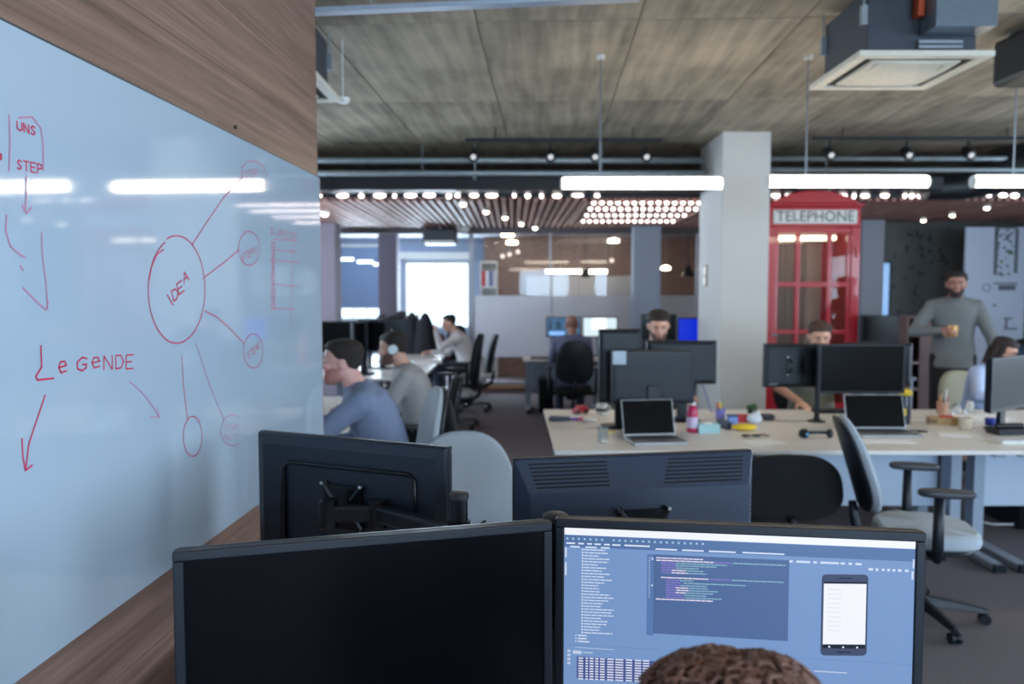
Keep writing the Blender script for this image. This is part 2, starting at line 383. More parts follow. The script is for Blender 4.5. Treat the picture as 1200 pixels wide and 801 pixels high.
GL = {'L': [[(0, 0), (0, 1), (.7, 1)]], 'E': [[(.7, 0), (0, 0), (0, 1), (.7, 1)], [(0, .5), (.55, .5)]],
      'G': [[(.7, .15), (.35, 0), (0, .35), (.05, .8), (.4, 1), (.7, .8), (.7, .55), (.4, .55)]],
      'N': [[(0, 1), (0, 0), (.7, 1), (.7, 0)]], 'D': [[(0, 0), (0, 1), (.45, .95), (.7, .5), (.45, .05), (0, 0)]],
      'I': [[(.35, 0), (.35, 1)]], 'A': [[(0, 1), (.35, 0), (.7, 1)], [(.15, .6), (.55, .6)]],
      'S': [[(.65, .12), (.3, 0), (.05, .25), (.6, .7), (.35, 1), (0, .88)]], 'T': [[(0, 0), (.7, 0)], [(.35, 0), (.35, 1)]],
      'P': [[(0, 1), (0, 0), (.6, .1), (.6, .45), (0, .55)]], 'e': [[(.05, .6), (.65, .5), (.5, .2), (.15, .2), (0, .6), (.2, 1), (.65, .9)]],
      'U': [[(0, 0), (0, .8), (.35, 1), (.7, .8), (.7, 0)]], 'O': [[(.35, 0), (0, .5), (.35, 1), (.7, .5), (.35, 0)]], 'R': [[(0, 1), (0, 0), (.6, .1), (.6, .45), (0, .55), (.7, 1)]],
      '1': [[(.35, 0), (.35, 1)]], '2': [[(.05, .2), (.35, 0), (.65, .3), (0, 1), (.7, 1)]], '3': [[(0, 0), (.6, .1), (.25, .5), (.6, .8), (0, 1)]], ' ': []}
def word(txt, x, y, ux, uy, vx, vy, adv=1.0, wpx=2.0, mt=None, name='marker_word'):
    m_ = MB()
    for i, ch in enumerate(txt):
        for st in GL.get(ch, []):
            s = stroke([(x + (i * adv + a) * ux + b * vx, y + (i * adv + a) * uy + b * vy) for a, b in st], wpx); m_.add(s.v, s.f)
    return m_.build(name, mt or mark, board)
def draw(name, strokes, wpx=2.0, mt=None):
    m_ = MB()
    for st in strokes:
        s = stroke(st, wpx); m_.add(s.v, s.f)
    return m_.build(name, mt or mark, board)
def arc(cx, cy, rx, ry, a0=0, a1=360, n=28, rot=0):
    o = []
    for i in range(n + 1):
        a = R(a0 + (a1 - a0) * i / n); x = rx * cos(a); y = ry * sin(a); o.append((cx + x * cos(rot) - y * sin(rot), cy + x * sin(rot) + y * cos(rot)))
    return o
# centre bubble IDEA
draw('marker_circle', [arc(207, 339, 33.5, 63, 250, 470), arc(208, 340, 34, 62, 110, 245), [(192, 292), (184, 298), (178, 312), (175, 328)]], 2.2)
draw('marker_word', [[(196, 345), (203, 357)]], 2.4, mark3)
for (ch, x, y, s_) in (('D', 201, 341, 1), ('E', 207, 333, 1), ('A', 213, 321, 1)):
    word(ch, x, y, 9 * s_, -7, 3, 12, 1, 2.4, mark3)
draw('marker_line', [[(225, 287), (248, 252), (262, 232), (284, 208)]], 1.8)
draw('marker_line', [[(238, 326), (262, 308), (281, 292)]], 1.9)
draw('marker_line', [[(240, 364), (254, 371), (270, 385), (286, 402)]], 1.8)
draw('marker_line', [[(230, 402), (242, 440), (252, 466), (262, 490)]], 1.4, mark2)
draw('marker_line', [[(213, 415), (215, 450), (220, 492)]], 1.6)
draw('marker_circle', [[(284, 214), (283, 196), (290, 189), (300, 189), (309, 195), (313, 206), (311, 218)], [(284, 200), (285, 215), (292, 220)]], 1.4)
word('STEP', 287, 200, 4.2, -.6, .3, 8, 1, 1.3, mark3); word('1', 306, 199, 4, 0, 0, 8, 1, 1.1)
draw('marker_circle', [arc(292, 291, 12.5, 20, -60, 300)], 1.5)
word('STEP', 283, 298, 4, -2.2, .6, 8, 1, 1.3, mark3); word('2', 299, 288, 4, 0, 0, 8, 1, 1)
draw('marker_circle', [arc(297, 411, 11.5, 20, -90, 270)], 1.5)
word('STEP', 290, 412, 3.3, -2.5, .5, 8, 1, 1.3, mark3); word('3', 302, 401, 3.3, 0, 0, 8, 1, 1)
draw('marker_circle', [arc(226, 511, 11, 23.5, -100, 270)], 1.6)
draw('marker_circle', [arc(273, 504, 14, 18, 60, 300)], 1.6, mark2)
word('STEP', 264, 497, 4, 0, .3, 7, 1, 1, mark2); word('NEXT'.replace('X', 'I'), 264, 508, 4, 0, .3, 7, 1, 1, mark2)
# LEGENDE with its two arrows
draw('marker_word', [[(48, 405), (49, 430), (42, 441), (44, 445), (63, 443)]], 2.4, mark3)
word('e', 69, 421, 14, -2, 0, 16, 1, 2.2, mark3); word('G', 91, 419, 16, -2, -1, 16, 1, 2.2, mark3)
word('e', 108, 416, 14, -1, 0, 15, 1, 2.0, mark3); word('N', 122, 417, 14, -1, 0, 16, 1, 2.0, mark3); word('D', 136, 416, 13, -1, 0, 16, 1, 2, mark3); word('E', 148, 416, 12, -1, 0, 16, 1, 2, mark3)
draw('marker_arrow', [[(53, 463), (44, 490), (34, 520), (31, 545), (30, 551)], [(26, 514), (27, 535), (30, 551), (38, 545)]], 2.2)
draw('marker_arrow', [[(152, 447), (166, 459), (178, 474), (187, 489)], [(184, 476), (187, 489), (176, 488)]], 1.6, mark2)
# left upper bubble
draw('marker_box', [[(11, 200), (12, 165), (11, 135)], [(22, 138), (38, 137), (48, 150), (51, 170), (51, 200)]], 2, mark2)
word('UNS', 20, 142, 8, 2.5, .5, 10, 1, 2, mark); word('STEP', 20, 187, 8, 1.5, .5, 11, 1, 1.8, mark); word('P', -4, 180, 9, 0, 0, 13, 1, 3, mark3)
draw('marker_arrow', [[(31, 206), (31, 225), (30, 247)], [(26, 240), (31, 250), (37, 243)]], 2, mark2)
draw('marker_line', [[(8, 252), (7, 270), (12, 288), (22, 297), (30, 302)], [(24, 311), (27, 316)]], 2, mark2)
draw('marker_arrow', [[(49, 272), (50, 300), (54, 330), (56, 362)], [(27, 337), (40, 350), (54, 363), (57, 352)]], 1.8, mark2)
# small table at right
draw('marker_table', [[(322, 283), (320, 320), (323, 361)], [(343, 283), (341, 361), (341, 390)], [(322, 361), (346, 362)], [(320, 280), (348, 282)], [(322, 293), (349, 295)], [(322, 305), (351, 307)], [(322, 333), (349, 335)]], 1.2, mark)
word('SURFSE'.replace('F', 'E'), 317, 266, 5.5, 1.4, 0, 8, 1, 1.2, mark3)
for i, yy in enumerate(range(284, 358, 9)): word('S' if i % 2 else 'E', 318, yy, 7, 0, 0, 6, 1, 1.4, mark3)
word('STEP', 349, 208, 5, 1.5, .5, 12, 1, 1.2, mark2)

# ------------------------------------------------------------------ services under the ceiling
def pipe(name, label, pts, r, m=galv, cat='pipe', group=None):
    return tag(MB().tube(pts, r, 10).build(name, m, None, smooth=True), label, cat, group)
pipe('conduit', 'upper thin galvanised conduit running across below the concrete ceiling', [(-4.5, 8.75, at(0, 188, 8.75).z), (2.08, 8.75, at(0, 188, 8.75).z)], .035)
pipe('conduit', 'lower galvanised conduit running just above the black duct', [(-4.5, 8.6, at(0, 203, 8.6).z), (2.08, 8.6, at(0, 203, 8.6).z)], .032)
pipe('conduit', 'upper galvanised conduit to the right of the white pillar', [(2.7, 8.75, at(0, 186, 8.75).z), (7.9, 8.75, at(0, 186, 8.75).z)], .03)
pipe('conduit', 'lower galvanised conduit to the right of the white pillar', [(2.7, 8.6, at(0, 199, 8.6).z), (7.9, 8.6, at(0, 199, 8.6).z)], .028)
zb = at(0, 228, 9.15).z; zt = at(0, 207, 8.73).z
du = thing('air_duct', 'long black rectangular air duct spanning the room left of the white pillar', 'duct', (0, 8.95, 0))
bx('duct_body', duct_m, du, -4.5, 2.1, -.22, .2, zb, zt, .006)
for x in (-3.4, -2.0, -.6, .8):
    bx('duct_flange', duct_m, du, x, x + .03, -.235, .215, zb - .014, zt + .014, .003)
for x in (-3, -1, 1):
    MB().cyl((x, 0, zt), (x, 0, CZ + .01), .006, n=8).build('hanger_rod', galv, du)
du2 = thing('air_duct', 'black air duct with big round elbow near the right edge of ceiling', 'duct', (0, 8.95, 0))
bx('duct_body', duct_m, du2, 2.68, 4.7, -.22, .2, zb, zt, .006)
e0 = at(1185, 197, 8.7)
MB().tube([(4.6, 0, zt - .1), (5.0, 0, zt - .08), (5.2, 0, zt + .0), (5.45, -.02, zt + .1), (5.9, -.05, zt + .13), (7.9, -.1, zt + .13)], [.13, .15, .2, .25, .27, .27], 20).build('duct_elbow', duct_m, du2, smooth='a')
for x in (5.75, 6.6): MB().cyl((x, -.05, zt + .13), (x + .05, -.05, zt + .13), .285, n=24).build('duct_collar', galv, du2, smooth='a')
for x in (3.5, 6.2): MB().cyl((x, 0, zt), (x, 0, CZ + .01), .006, n=8).build('hanger_rod', galv, du2)
# small clip rails holding conduits
for x in (-2.6, -.4):
    tag(MB().box(x - .015, x + .015, 8.55, 8.8, at(0, 203, 8.6).z - .055, at(0, 203, 8.6).z - .035).box(x - .006, x + .006, 8.66, 8.68, at(0, 203, 8.6).z - .05, CZ + .01).build('pipe_bracket', galv),
        'galvanised bracket carrying the conduits, ' + ('left one near the board wall' if x < -2 else 'middle one left of the track lights'), 'bracket')
def track(x0, x1, y, z, spots, label, gl):
    t = thing('track_light', label, 'track light', (0, y, z), 0, gl)
    bx('rail', duct_m, t, x0, x1, -.018, .018, 0, .035, .003)
    for xx in (x0 + .3, x1 - .3): MB().cyl((xx, 0, .03), (xx, 0, CZ + .01 - z), .006, n=8).build('hanger_rod', duct_m, t)
    for s in spots:
        h = MB().cyl((s, 0, -.01), (s, 0, -.07), .012, n=10).cyl((s, .05, -.1), (s, -.06, -.16), .05, .055, 18).build('spot_head', duct_m, t, smooth='a')
        MB().cyl((s, -.0605, -.1603), (s, -.0635, -.1619), .028, n=16).build('spot_lens', mat('bright_spot_lens', (235, 240, 245), .2, emis=.6), h)
    return t
ty = 8.0
tz = at(600, 166, ty).z
track(at(545, 166, ty).x, at(777, 166, ty).x, ty, tz, [at(x, 166, ty).x for x in (555, 645, 697, 757)], 'black ceiling track with four spotlights left of the white pillar', 'black ceiling tracks with spotlights')
track(at(952, 166, ty).x, at(1215, 166, ty).x, ty, at(1000, 164, ty).z, [at(x, 166, ty).x for x in (972, 1063, 1135)], 'black ceiling track with three spotlights above the phone booth', 'black ceiling tracks with spotlights')
# pendant tubes
PY = 5.6
def pendant(xa, xb, y, z, rods, label, PY=PY):
    p = thing('tube_light', label, 'pendant light', ((xa + xb) / 2, PY, z), 0, 'linear pendant tube lights'); h = (xb - xa) / 2
    MB().cyl((-h + .01, 0, 0), (h - .01, 0, 0), .037, n=24).build('tube', tube_m, p, smooth='a')
    for s in (-1, 1): MB().cyl((s * (h - .012), 0, 0), (s * h, 0, 0), .043, n=24).build('end_cap', plastic_w, p, smooth='a')
    bx('mounting_strip', plastic_w, p, -h + .02, h - .02, -.016, .016, .036, .05, .002)
    for r in rods:
        MB().cyl((r, 0, .045), (r, 0, CZ + .01 - z), .006, n=8).build('suspension_rod', metal, p)
        MB().cyl((r, 0, CZ - z - .025), (r, 0, CZ - z + .01), .03, n=16).build('ceiling_cup', plastic_w, p, smooth='a')
    return p
zt_ = at(0, 215, PY).z
A = at(657, 214, PY).x; B = at(847, 214, PY).x
pendant(A, B, PY, zt_, [at(703, 214, PY).x - (A + B) / 2], 'lit tube pendant in front of the white pillar, leftmost of the row')
A2 = at(899, 214, PY).x; B2 = at(1088, 214, PY).x; zt2 = at(0, 213, PY).z
pendant(A2, B2, PY, zt2, [at(944, 214, PY).x - (A2 + B2) / 2], 'lit tube pendant in front of the red phone booth sign, middle of the row')
A3 = at(1139, 214, PY).x
pendant(A3, A3 + (B - A), PY, zt2, [at(1187, 214, PY).x - A3 - (B - A) / 2], 'lit tube pendant cut by the right edge of the photo')
# AC cassettes
def cassette(loc, label, full=True):
    t = thing('ceiling_air_conditioner', label, 'air conditioner', loc, 0, 'cassette air conditioners')
    W = .35
    bx('housing', mat('dark_blue_grey_housing', (62, 68, 78), .5, .2), t, -.285, .285, -.285, .285, .03, .36, .006)
    fr = MB()
    fr.box(-W, W, -W, -W + .06, 0, .03).box(-W, W, W - .06, W, 0, .03).box(-W, -W + .06, -W + .06, W - .06, 0, .03).box(W - .06, W, -W + .06, W - .06, 0, .03)
    f = fr.build('panel_frame', cream_p, t, bevel=.004)
    bx('air_slot', vent_m, t, -W + .061, W - .061, -W + .061, W - .061, .012, .028, 0)
    g = MB(); n = 10; hw = .235
    vs = []
    for i in range(n + 1):
        for j in range(n + 1):
            u = -1 + 2 * i / n; v = -1 + 2 * j / n; vs.append((hw * u, hw * v, .008 - .034 * (1 - u * u * .6) * (1 - v * v * .6)))
    base = len(vs); fs = [(i * (n + 1) + j, (i + 1) * (n + 1) + j, (i + 1) * (n + 1) + j + 1, i * (n + 1) + j + 1) for i in range(n) for j in range(n)]
    vs += [(x, y, .015) for x, y in ((-hw, -hw), (hw, -hw), (hw, hw), (-hw, hw))]
    fs.append((base, base + 1, base + 2, base + 3))
    c_ = [0, n * (n + 1), n * (n + 1) + n, n]
    fs += [tuple([i * (n + 1) for i in range(n + 1)] + [base + 1, base]), tuple([n * (n + 1) + j for j in range(n + 1)] + [base + 2, base + 1]),
           tuple([i * (n + 1) + n for i in range(n, -1, -1)] + [base + 3, base + 2]), tuple([j for j in range(n, -1, -1)] + [base, base + 3])]
    g.add(vs, fs); gr = g.build('intake_cover', cream_p, t, smooth='a')
    for s in (-1, 1): MB().box(-.19 if s < 0 else .165, -.165 if s < 0 else .19, -.2, .2, -.0125, -.008).build('cover_rib', cream_p, gr)
    for sx in (-1, 1):
        for sy in (-1, 1):
            MB().cyl((sx * .3, sy * .27, .2), (sx * .3, sy * .27, CZ + .01 - loc[2]), .006, n=8).box(sx * .3 - .015, sx * .3 + .015, sy * .27 - .015, sy * .27 + .015, .18, .28).build('hanger', galv, t)
    return t
za = at(1089, 64, 4.15).z
for i, (yy, l) in enumerate(((-1.3, 'row behind the camera'), (1.9, 'x'))):  # unseen pendant row added to raise the interior light
    if l == 'x': break
    for k_, x_ in enumerate((-.1, 1.4, 2.9)):
        pendant(x_, x_ + 1.15, yy, zt2, [0], 'added tube pendant for more room light, unseen row behind the viewpoint, %s one' % ['left', 'middle', 'right'][k_], PY=yy)
xc = (at(1011, 61, 4.15).x + at(1168, 65, 4.15).x) / 2
ac = cassette((xc, 4.52, za), 'cream square air conditioner cassette under ceiling at upper right')
bx('control_box', mat('light_grey_sheet_metal', (120, 132, 144), .35, .5), ac, -.02, .29, -.46, -.30, .115, .4, .004)
bx('terminal_strip', galv, ac, -.03, .2, -.315, -.29, .075, .092, .002); bx('terminal_strip', galv, ac, -.03, .2, -.315, -.29, .05, .067, .002)
bx('warning_label', mat('red_sticker', (190, 40, 60), .5), ac, .0, .1, -.463, -.4601, .27, .31, 0)
bx('connector', mat('orange_plastic', (190, 80, 40), .5), ac, -.06, -.025, -.36, -.3, .2, .38, .004)
MB().tube([(-.24, -.3, .36), (-.2, -.33, .33), (-.15, -.33, .34), (-.1, -.3, .37)], .022).build('coolant_pipe', black, ac, smooth=True)
ac2 = cassette((-1.45, 4.83, za + .0), 'dark cassette air conditioner half hidden beyond the wooden wall edge')
sd = thing('smoke_detector', 'small white round detector hanging by the left air conditioner', 'smoke detector', at(402, 117, 5.25))
MB().lathe([(.005, -.02), (.035, -.018), (.045, -.002), (.045, .012)]).build('detector_body', plastic_w, sd, smooth='a')
MB().cyl((0, 0, .012), (0, 0, CZ + .01 - sd.location.z), .004, n=8).build('drop_pipe', plastic_w, sd)
fu = thing('fan_coil_unit', 'black boxy fan coil unit hung at the upper right corner', 'fan coil', (3.08, 4.7, 2.95))
MB().box(0, .9, 0, .5, 0, .29).build('housing', duct_m, fu, bevel=.03)
MB().cyl((.45, .25, -.012), (.45, .25, .005), .13, n=24).build('grille', vent_m, fu)
MB().cyl((.06, .1, .28), (.06, .1, .34), .006, n=8).cyl((.8, .1, .28), (.8, .1, .34), .006, n=8).cyl((.06, .42, .28), (.06, .42, .34), .006, n=8).build('hanger_rods', galv, fu)
# pale bulkhead edge over the board wall end
bp0 = at(376, 8, 3.45)
tag(MB().box(-1.3, .12, 3.38, 3.44, bp0.z + .0, bp0.z + .02, Matrix.Rotation(-.12, 4, 'Z')).build('cable_tray', mat('pale_blue_grey_metal', (168, 182, 200), .4, .2), None, bevel=.003),
    'pale grey cable tray passing overhead at the top edge of the photo', 'cable tray')
for x in (-.6, .1): tag(MB().cyl((x, 3.38 - .12 * x, bp0.z + .02), (x, 3.38 - .12 * x, CZ + .01), .005, n=8).build('tray_hanger', galv), 'thin rod hanging the overhead cable tray, ' + ('left' if x < 0 else 'right') + ' one', 'rod')

# ------------------------------------------------------------------ wooden batten ceiling
SZ = 2.69
sl = struct(MB().box(-4.5, 7.95, 9.2, 13.15, SZ + .09, SZ + .12).build('trim_7', bat_wood))
bt_ = None
for i in range(132):
    if bt_ is None: o = bt_ = MB().box(-.024, .024, 9.2, 13.15, SZ, SZ + .055).build('batten', bat_wood, sl)
    else: o = bt_.copy(); COL.objects.link(o)
    o.location = (-4.4 + .0935 * i, 0, random.uniform(-.006, .006))
b_ = MB()
for j in range(13): b_.box(-4.45, 7.9, 9.25 + j * .31, 9.29 + j * .31, SZ + .055, SZ + .09)
stuff(b_.build('cross_batten', bat_wood, sl))
lg = thing('ceiling_light_grid', 'grid of small bright lamps in the wooden ceiling left of the white pillar', 'light', (0, 0, SZ))
g_ = MB()
for j, yy in enumerate((9.3, 10.0, 10.8, 11.7)):
    for i in range(15):
        x = .95 + .03 * j + i * .094 ; g_.sph((x, yy, -.012), (.026, .03, .022), seg=8, rings=5)
stuff(g_.build('bulb', dot_m, lg, smooth=True))
for x in (.88, 2.42): bx('grid_rail', bat_wood, lg, x - .015, x + .015, 9.25, 12.1, -.02, .0, 0)
fl = thing('light_row', 'uneven row of bright lamps along the front edge of the wooden ceiling', 'light', (0, 9.12, SZ + .05))
g_ = MB(); x = -2.6
rr = random.Random(3)
while x < 7.2:
    wd = rr.choice((.02, .03, .05, .07)); hgt = rr.uniform(.02, .032)
    if not (1.1 < x < 2.7): g_.sph((x, 0, rr.uniform(-.006, .006)), (wd, .02, hgt), seg=10, rings=6)
    x += wd * 2 + rr.uniform(.02, .16)
stuff(g_.build('lamp', dot_m, fl, smooth=True)); bx('lamp_rail', duct_m, fl, -4.4, 7.9, .02, .05, -.02, .06, 0)
def spot(p, nm, r=.034):
    t = thing('downlight', nm, 'downlight', p, 0, 'round downlights')
    MB().lathe([(r * 1.25, .035), (r * 1.3, .004), (r * 1.05, .0)], n=18).build('housing', plastic_w, t, smooth='a')
    MB().sph((0, 0, 0), (r, r, r * .8), seg=14, rings=8).build('bulb', spot_m, t, smooth=True)
    return t
for i, (px, py) in enumerate([(542.6, 239), (569.6, 248), (592, 255), (611, 262), (627, 267)]):
    spot(atz(px, py, SZ - .04), ['nearest', 'second nearest', 'middle', 'second farthest', 'farthest'][i] + ' downlight of the slanting row left of the light grid')
for i, (px, py) in enumerate([(1156.5, 243.6), (1116, 252), (1082, 258), (1052, 264)]):
    spot(atz(px, py, SZ - .04), ['nearest', 'second nearest', 'third', 'farthest'][i] + ' downlight of the row right of the phone booth', .03)
spot(atz(380.5, 250, SZ - .04), 'upper of two downlights next to the board wall end', .045); spot(atz(382, 265.5, SZ - .04), 'lower of two downlights next to the board wall end', .06)
# far room dropped ceiling
struct(MB().box(-4.5, 7.9, 13.25, 16.1, 2.72, 2.78).build('trim_8', mat('grey_plaster_ceiling', (150, 152, 160), .8)))
struct(MB().box(-4.5, 7.9, 13.16, 13.24, 2.6, 3.3).build('trim_9', mat('dark_bulkhead', (90, 84, 88), .7)))
# ------------------------------------------------------------------ glazed office at the far end
GY = 13.1
gx0 = at(553, 340, GY).x; gx1 = at(645, 340, GY).x; gx2 = at(816, 340, GY).x
zf1 = at(0, 346, GY).z; zf0 = at(0, 418, GY).z
gw = thing('glass_partition', 'glazed office partition with frosted middle band at the far end', 'partition', (0, GY, 0))
frm = mat('pale_partition_frame', (176, 180, 190), .5)
X1 = 4.4
for (a, b) in ((gx0, gx1), (gx1, gx2), (gx2, X1)):
    bx('glass_pane', glass, gw, a + .03, b - .01, -.006, .006, .16, 2.6, 0)
    bx('frosted_band', frost, gw, a + .03, b - .005, -.014, -.0075, zf0, zf1, 0)
for x in (gx0, gx1, gx2): bx('post', frm, gw, x - .012 if x > gx0 else x - .05, x + .012 if x > gx0 else x + .03, -.03, .03, .1, 2.6, .003)
bx('bottom_rail', frm, gw, gx0, X1, -.04, .04, .12, .16, .002)
bx('plinth', mat('warm_wood_plinth', (206, 168, 138), .5), gw, gx0, X1, -.05, .05, 0.06, .12, .002)
bx('plinth', mat('dark_plinth', (120, 92, 82), .5), gw, gx0, X1, -.045, .045, 0.0, .058, .002)
# meeting room behind
mw = struct(MB().box(-.55, 7.9, 15.7, 15.8, 0, 2.72).build('wall_meeting_room', wall_wood))
for i in range(14): bx('wood_plank', wall_wood, mw, -.55, 7.9, 15.68, 15.699, .001 + i * .194, .192 + i * .194, .001)
wp = thing('wall_panel', 'long pale grey board fixed on the meeting room wood wall', 'board', (0, 15.5, 0))
a = at(617, 323, 15.5); b = at(740, 300, 15.5)
bx('panel', mat('pale_grey_board', (168, 166, 168), .6), wp, a.x, b.x, 0, .03, .75, a.z, .003)
bx('panel_leg', frm, wp, a.x + .1, a.x + .14, 0, .03, 0, .749, .002); bx('panel_leg', frm, wp, b.x - .14, b.x - .1, 0, .03, 0, .749, .002)
bx('panel_joint', mat('grey_joint', (120, 118, 120), .6), wp, (a.x + b.x) / 2 - .004, (a.x + b.x) / 2 + .004, -.003, .0, .76, a.z - .01, 0)
def far_tube(px0, px1, py, Y, label):
    a = at(px0, py, Y); b = at(px1, py, Y); t = thing('tube_light', label, 'pendant light', ((a.x + b.x) / 2, Y, a.z)); h = (b.x - a.x) / 2
    MB().cyl((-h, 0, 0), (h, 0, 0), .03, n=16).build('tube', tube_m, t, smooth='a')
    bx('mounting_strip', plastic_w, t, -h, h, -.012, .012, .028, .04, .001)
    for s in (-.8, .8): MB().cyl((s * h, 0, .03), (s * h, 0, 2.73 - a.z), .003, n=6).build('suspension_wire', metal, t)
far_tube(640, 681, 318, 14.6, 'small lit tube behind the glass partition, left of the dark bell lamp')
far_tube(691, 711, 318, 14.6, 'short lit tube behind the glass partition, right of the dark bell lamp')
def bell(px, py, Y, r, label, m=black):
    p = at(px, py, Y); t = thing('pendant_lamp', label, 'pendant light', p)
    MB().lathe([(r, -r * .9), (r * .95, -r * .5), (r * .6, .1 * r), (r * .3, r * .6), (r * .16, r * .9)], n=20).build('lamp_shade', m, t, smooth='a')
    MB().cyl((0, 0, r * .9), (0, 0, 2.73 - p.z), .006, n=6).build('cord', black, t)
bell(686, 319, 14.4, .1, 'dark bell lamp between two lit tubes behind the glass')
bell(806, 317, 14.0, .11, 'dark bell lamp behind the glass just left of the white pillar')
def disc(px, py, Y, r, label):
    p = at(px, py, Y); t = thing('disc_lamp', label, 'pendant light', p)
    MB().lathe([(r * .2, -.03), (r, -.025), (r, .02), (r * .3, .04)], n=20).build('diffuser', spot_m, t, smooth='a')
    MB().cyl((0, 0, .03), (0, 0, 2.73 - p.z), .006, n=6).build('stem', metal, t)
disc(595, 275, 13.9, .11, 'upper bright oval lamp behind the glass, left pair'); disc(600, 284, 14.8, .1, 'lower bright oval lamp behind the glass, left pair')
disc(733, 272, 13.8, .1, 'upper bright oval lamp just left of the blue-grey pillar'); disc(719, 282, 14.6, .1, 'lower bright oval lamp left of the blue-grey pillar')
disc(780, 314, 14.2, .08, 'bright oval lamp between the blue-grey and white pillars')
for (px, py, l) in ((589, 300, 'left'), (597, 298, 'middle'), (607, 295, 'right'), (717, 305, 'isolated right-hand')):
    p = at(px, py, 14.9); t = thing('globe_lamp', l + ' tiny dim globe lamp behind the glass', 'pendant light', p)
    MB().sph((0, 0, 0), .04).build('globe', mat('dim_globe', (235, 215, 205), .4, emis=1.2), t, smooth=True); MB().cyl((0, 0, .03), (0, 0, 2.73 - p.z), .003, n=6).build('wire', metal, t)
# projector in left far office
pr = thing('projector', 'dark projector hanging from the ceiling in front of the bright far window', 'projector', at(516, 279, 13.0))
bx('projector_body', darkgrey, pr, -.27, .27, -.2, .2, -.1, .14, .03); bx('side_panel', plastic_w, pr, .3, .5, -.05, .05, -.02, .2, .02, M=Matrix.Rotation(-.3, 4, 'Y'))
MB().cyl((0, 0, .12), (0, 0, CZ - pr.location.z + .01), .03, n=12).build('ceiling_pole', metal, pr)
bx('vent_strip', plastic_w, pr, -.24, .24, -.215, -.2, -.09, -.05, .003)
# lamp reflections in the left office glass, built as glowing bars
for i, (px, py) in enumerate([(405, 303), (428, 306), (447, 309), (459, 311)]):
    p = at(px, py, 15.2); t = thing('lamp_reflection', ['leftmost', 'second', 'third', 'rightmost'][i] + ' lamp reflection before the blue blind, built as a glowing bar', 'pendant light', p, 0)
    bx('diffuser', mat('cool_reflection_glow', (238, 244, 255), .4, emis=2.4), t, -.15, .15, -.04, .04, -.035, .02, .01)
    MB().cyl((0, 0, .02), (0, 0, CZ - p.z + .01 if False else 2.73 - p.z), .004, n=6).build('wire', metal, t)
sh = thing('shelving_unit', 'white shelving with red and white binders beside the far window', 'shelf', (at(563, 340, 15.4).x, 15.3, 0))
wS = at(583, 340, 15.4).x - at(563, 340, 15.4).x
for z in (.02, .6, 1.2, 1.72, 2.2): bx('shelf_board', plastic_w, sh, .021, wS - .021, 0, .3, z, z + .03, .002)
for x in (0, wS - .02): bx('side_panel', plastic_w, sh, x, x + .02, 0, .3, 0, 2.23, .002)
bx('back_panel', paint_w, sh, .021, wS - .021, .3, .31, 0, 2.23, 0)
bc = [(200, 60, 70), (220, 225, 235), (90, 110, 160), (205, 205, 210)]
kk = 0
for z, n in (('third', 1.23), ('upper', 1.75)):
    for i in range(4):
        o = bx('binder', mat('binder_cover_%d' % (kk % 4), bc[kk % 4], .6), None, sh.location.x + .03 + i * (wS - .05) / 4, sh.location.x + .025 + (i + 1) * (wS - .05) / 4, 15.34, 15.58, n + .001, n + .3, .004)
        tag(o, ['red', 'white', 'blue', 'grey'][kk % 4] + ' binder standing on the %s shelf beside the far window' % z, 'binder', 'binders on the shelf'); kk += 1

# ------------------------------------------------------------------ right background
RY = 11.9
struct(MB().box(4.45, 8.2, RY, RY + .15, 0, SZ).build('wall_back_right', mat('dark_grey_green_wall', (92, 96, 96), .7, noise=(4, .1))))
bwr = bpy.data.objects['wall_back_right']
struct(MB().box(4.3, 4.44, RY - .25, 16.1, 0, SZ).build('wall_office_side', paint_g))
# painted plant pattern: leaves as dark flat print on the wall
leaf = MB(); rl = random.Random(5)
for i in range(90):
    x = rl.uniform(5.7, 6.85); z = rl.uniform(.7, 2.6); s = rl.uniform(.03, .08); a = rl.uniform(0, pi)
    leaf.add([(x - s * cos(a), RY - .003, z - s * sin(a)), (x + s * .35 * sin(a), RY - .003, z - s * .35 * cos(a)), (x + s * cos(a), RY - .003, z + s * sin(a)), (x - s * .35 * sin(a), RY - .003, z + s * .35 * cos(a))], [(0, 1, 2, 3)])
leafo = leaf.build('printed_leaves', mat('dark_print', (56, 60, 60), .7), bwr)
stuff(leafo)
struct(bx('trim_10', mat('light_grey_door_frame', (150, 152, 162), .6), None, at(1009, 340, 11.6).x, at(1035, 340, 11.6).x, 11.6, 11.88, 0, SZ, .01))
sw = thing('glass_slot', 'narrow upright slot window glowing blue beside the grey post', 'window', (0, 11.86, 0))
s0 = at(1033, 308, 11.8); s1 = at(1043, 370, 11.8)
bx('pane', mat('backlit_blue_glass', (120, 168, 224), .2, emis=.75), sw, s0.x, s1.x, 0, .01, s1.z - .4, s0.z, 0)
MB().box(s0.x - .03, s0.x, -.01, .02, s1.z - .43, s0.z + .03).box(s1.x, s1.x + .03, -.01, .02, s1.z - .43, s0.z + .03).box(s0.x, s1.x, -.01, .02, s0.z, s0.z + .03).box(s0.x, s1.x, -.01, .02, s1.z - .43, s1.z - .4).build('frame', black, sw)
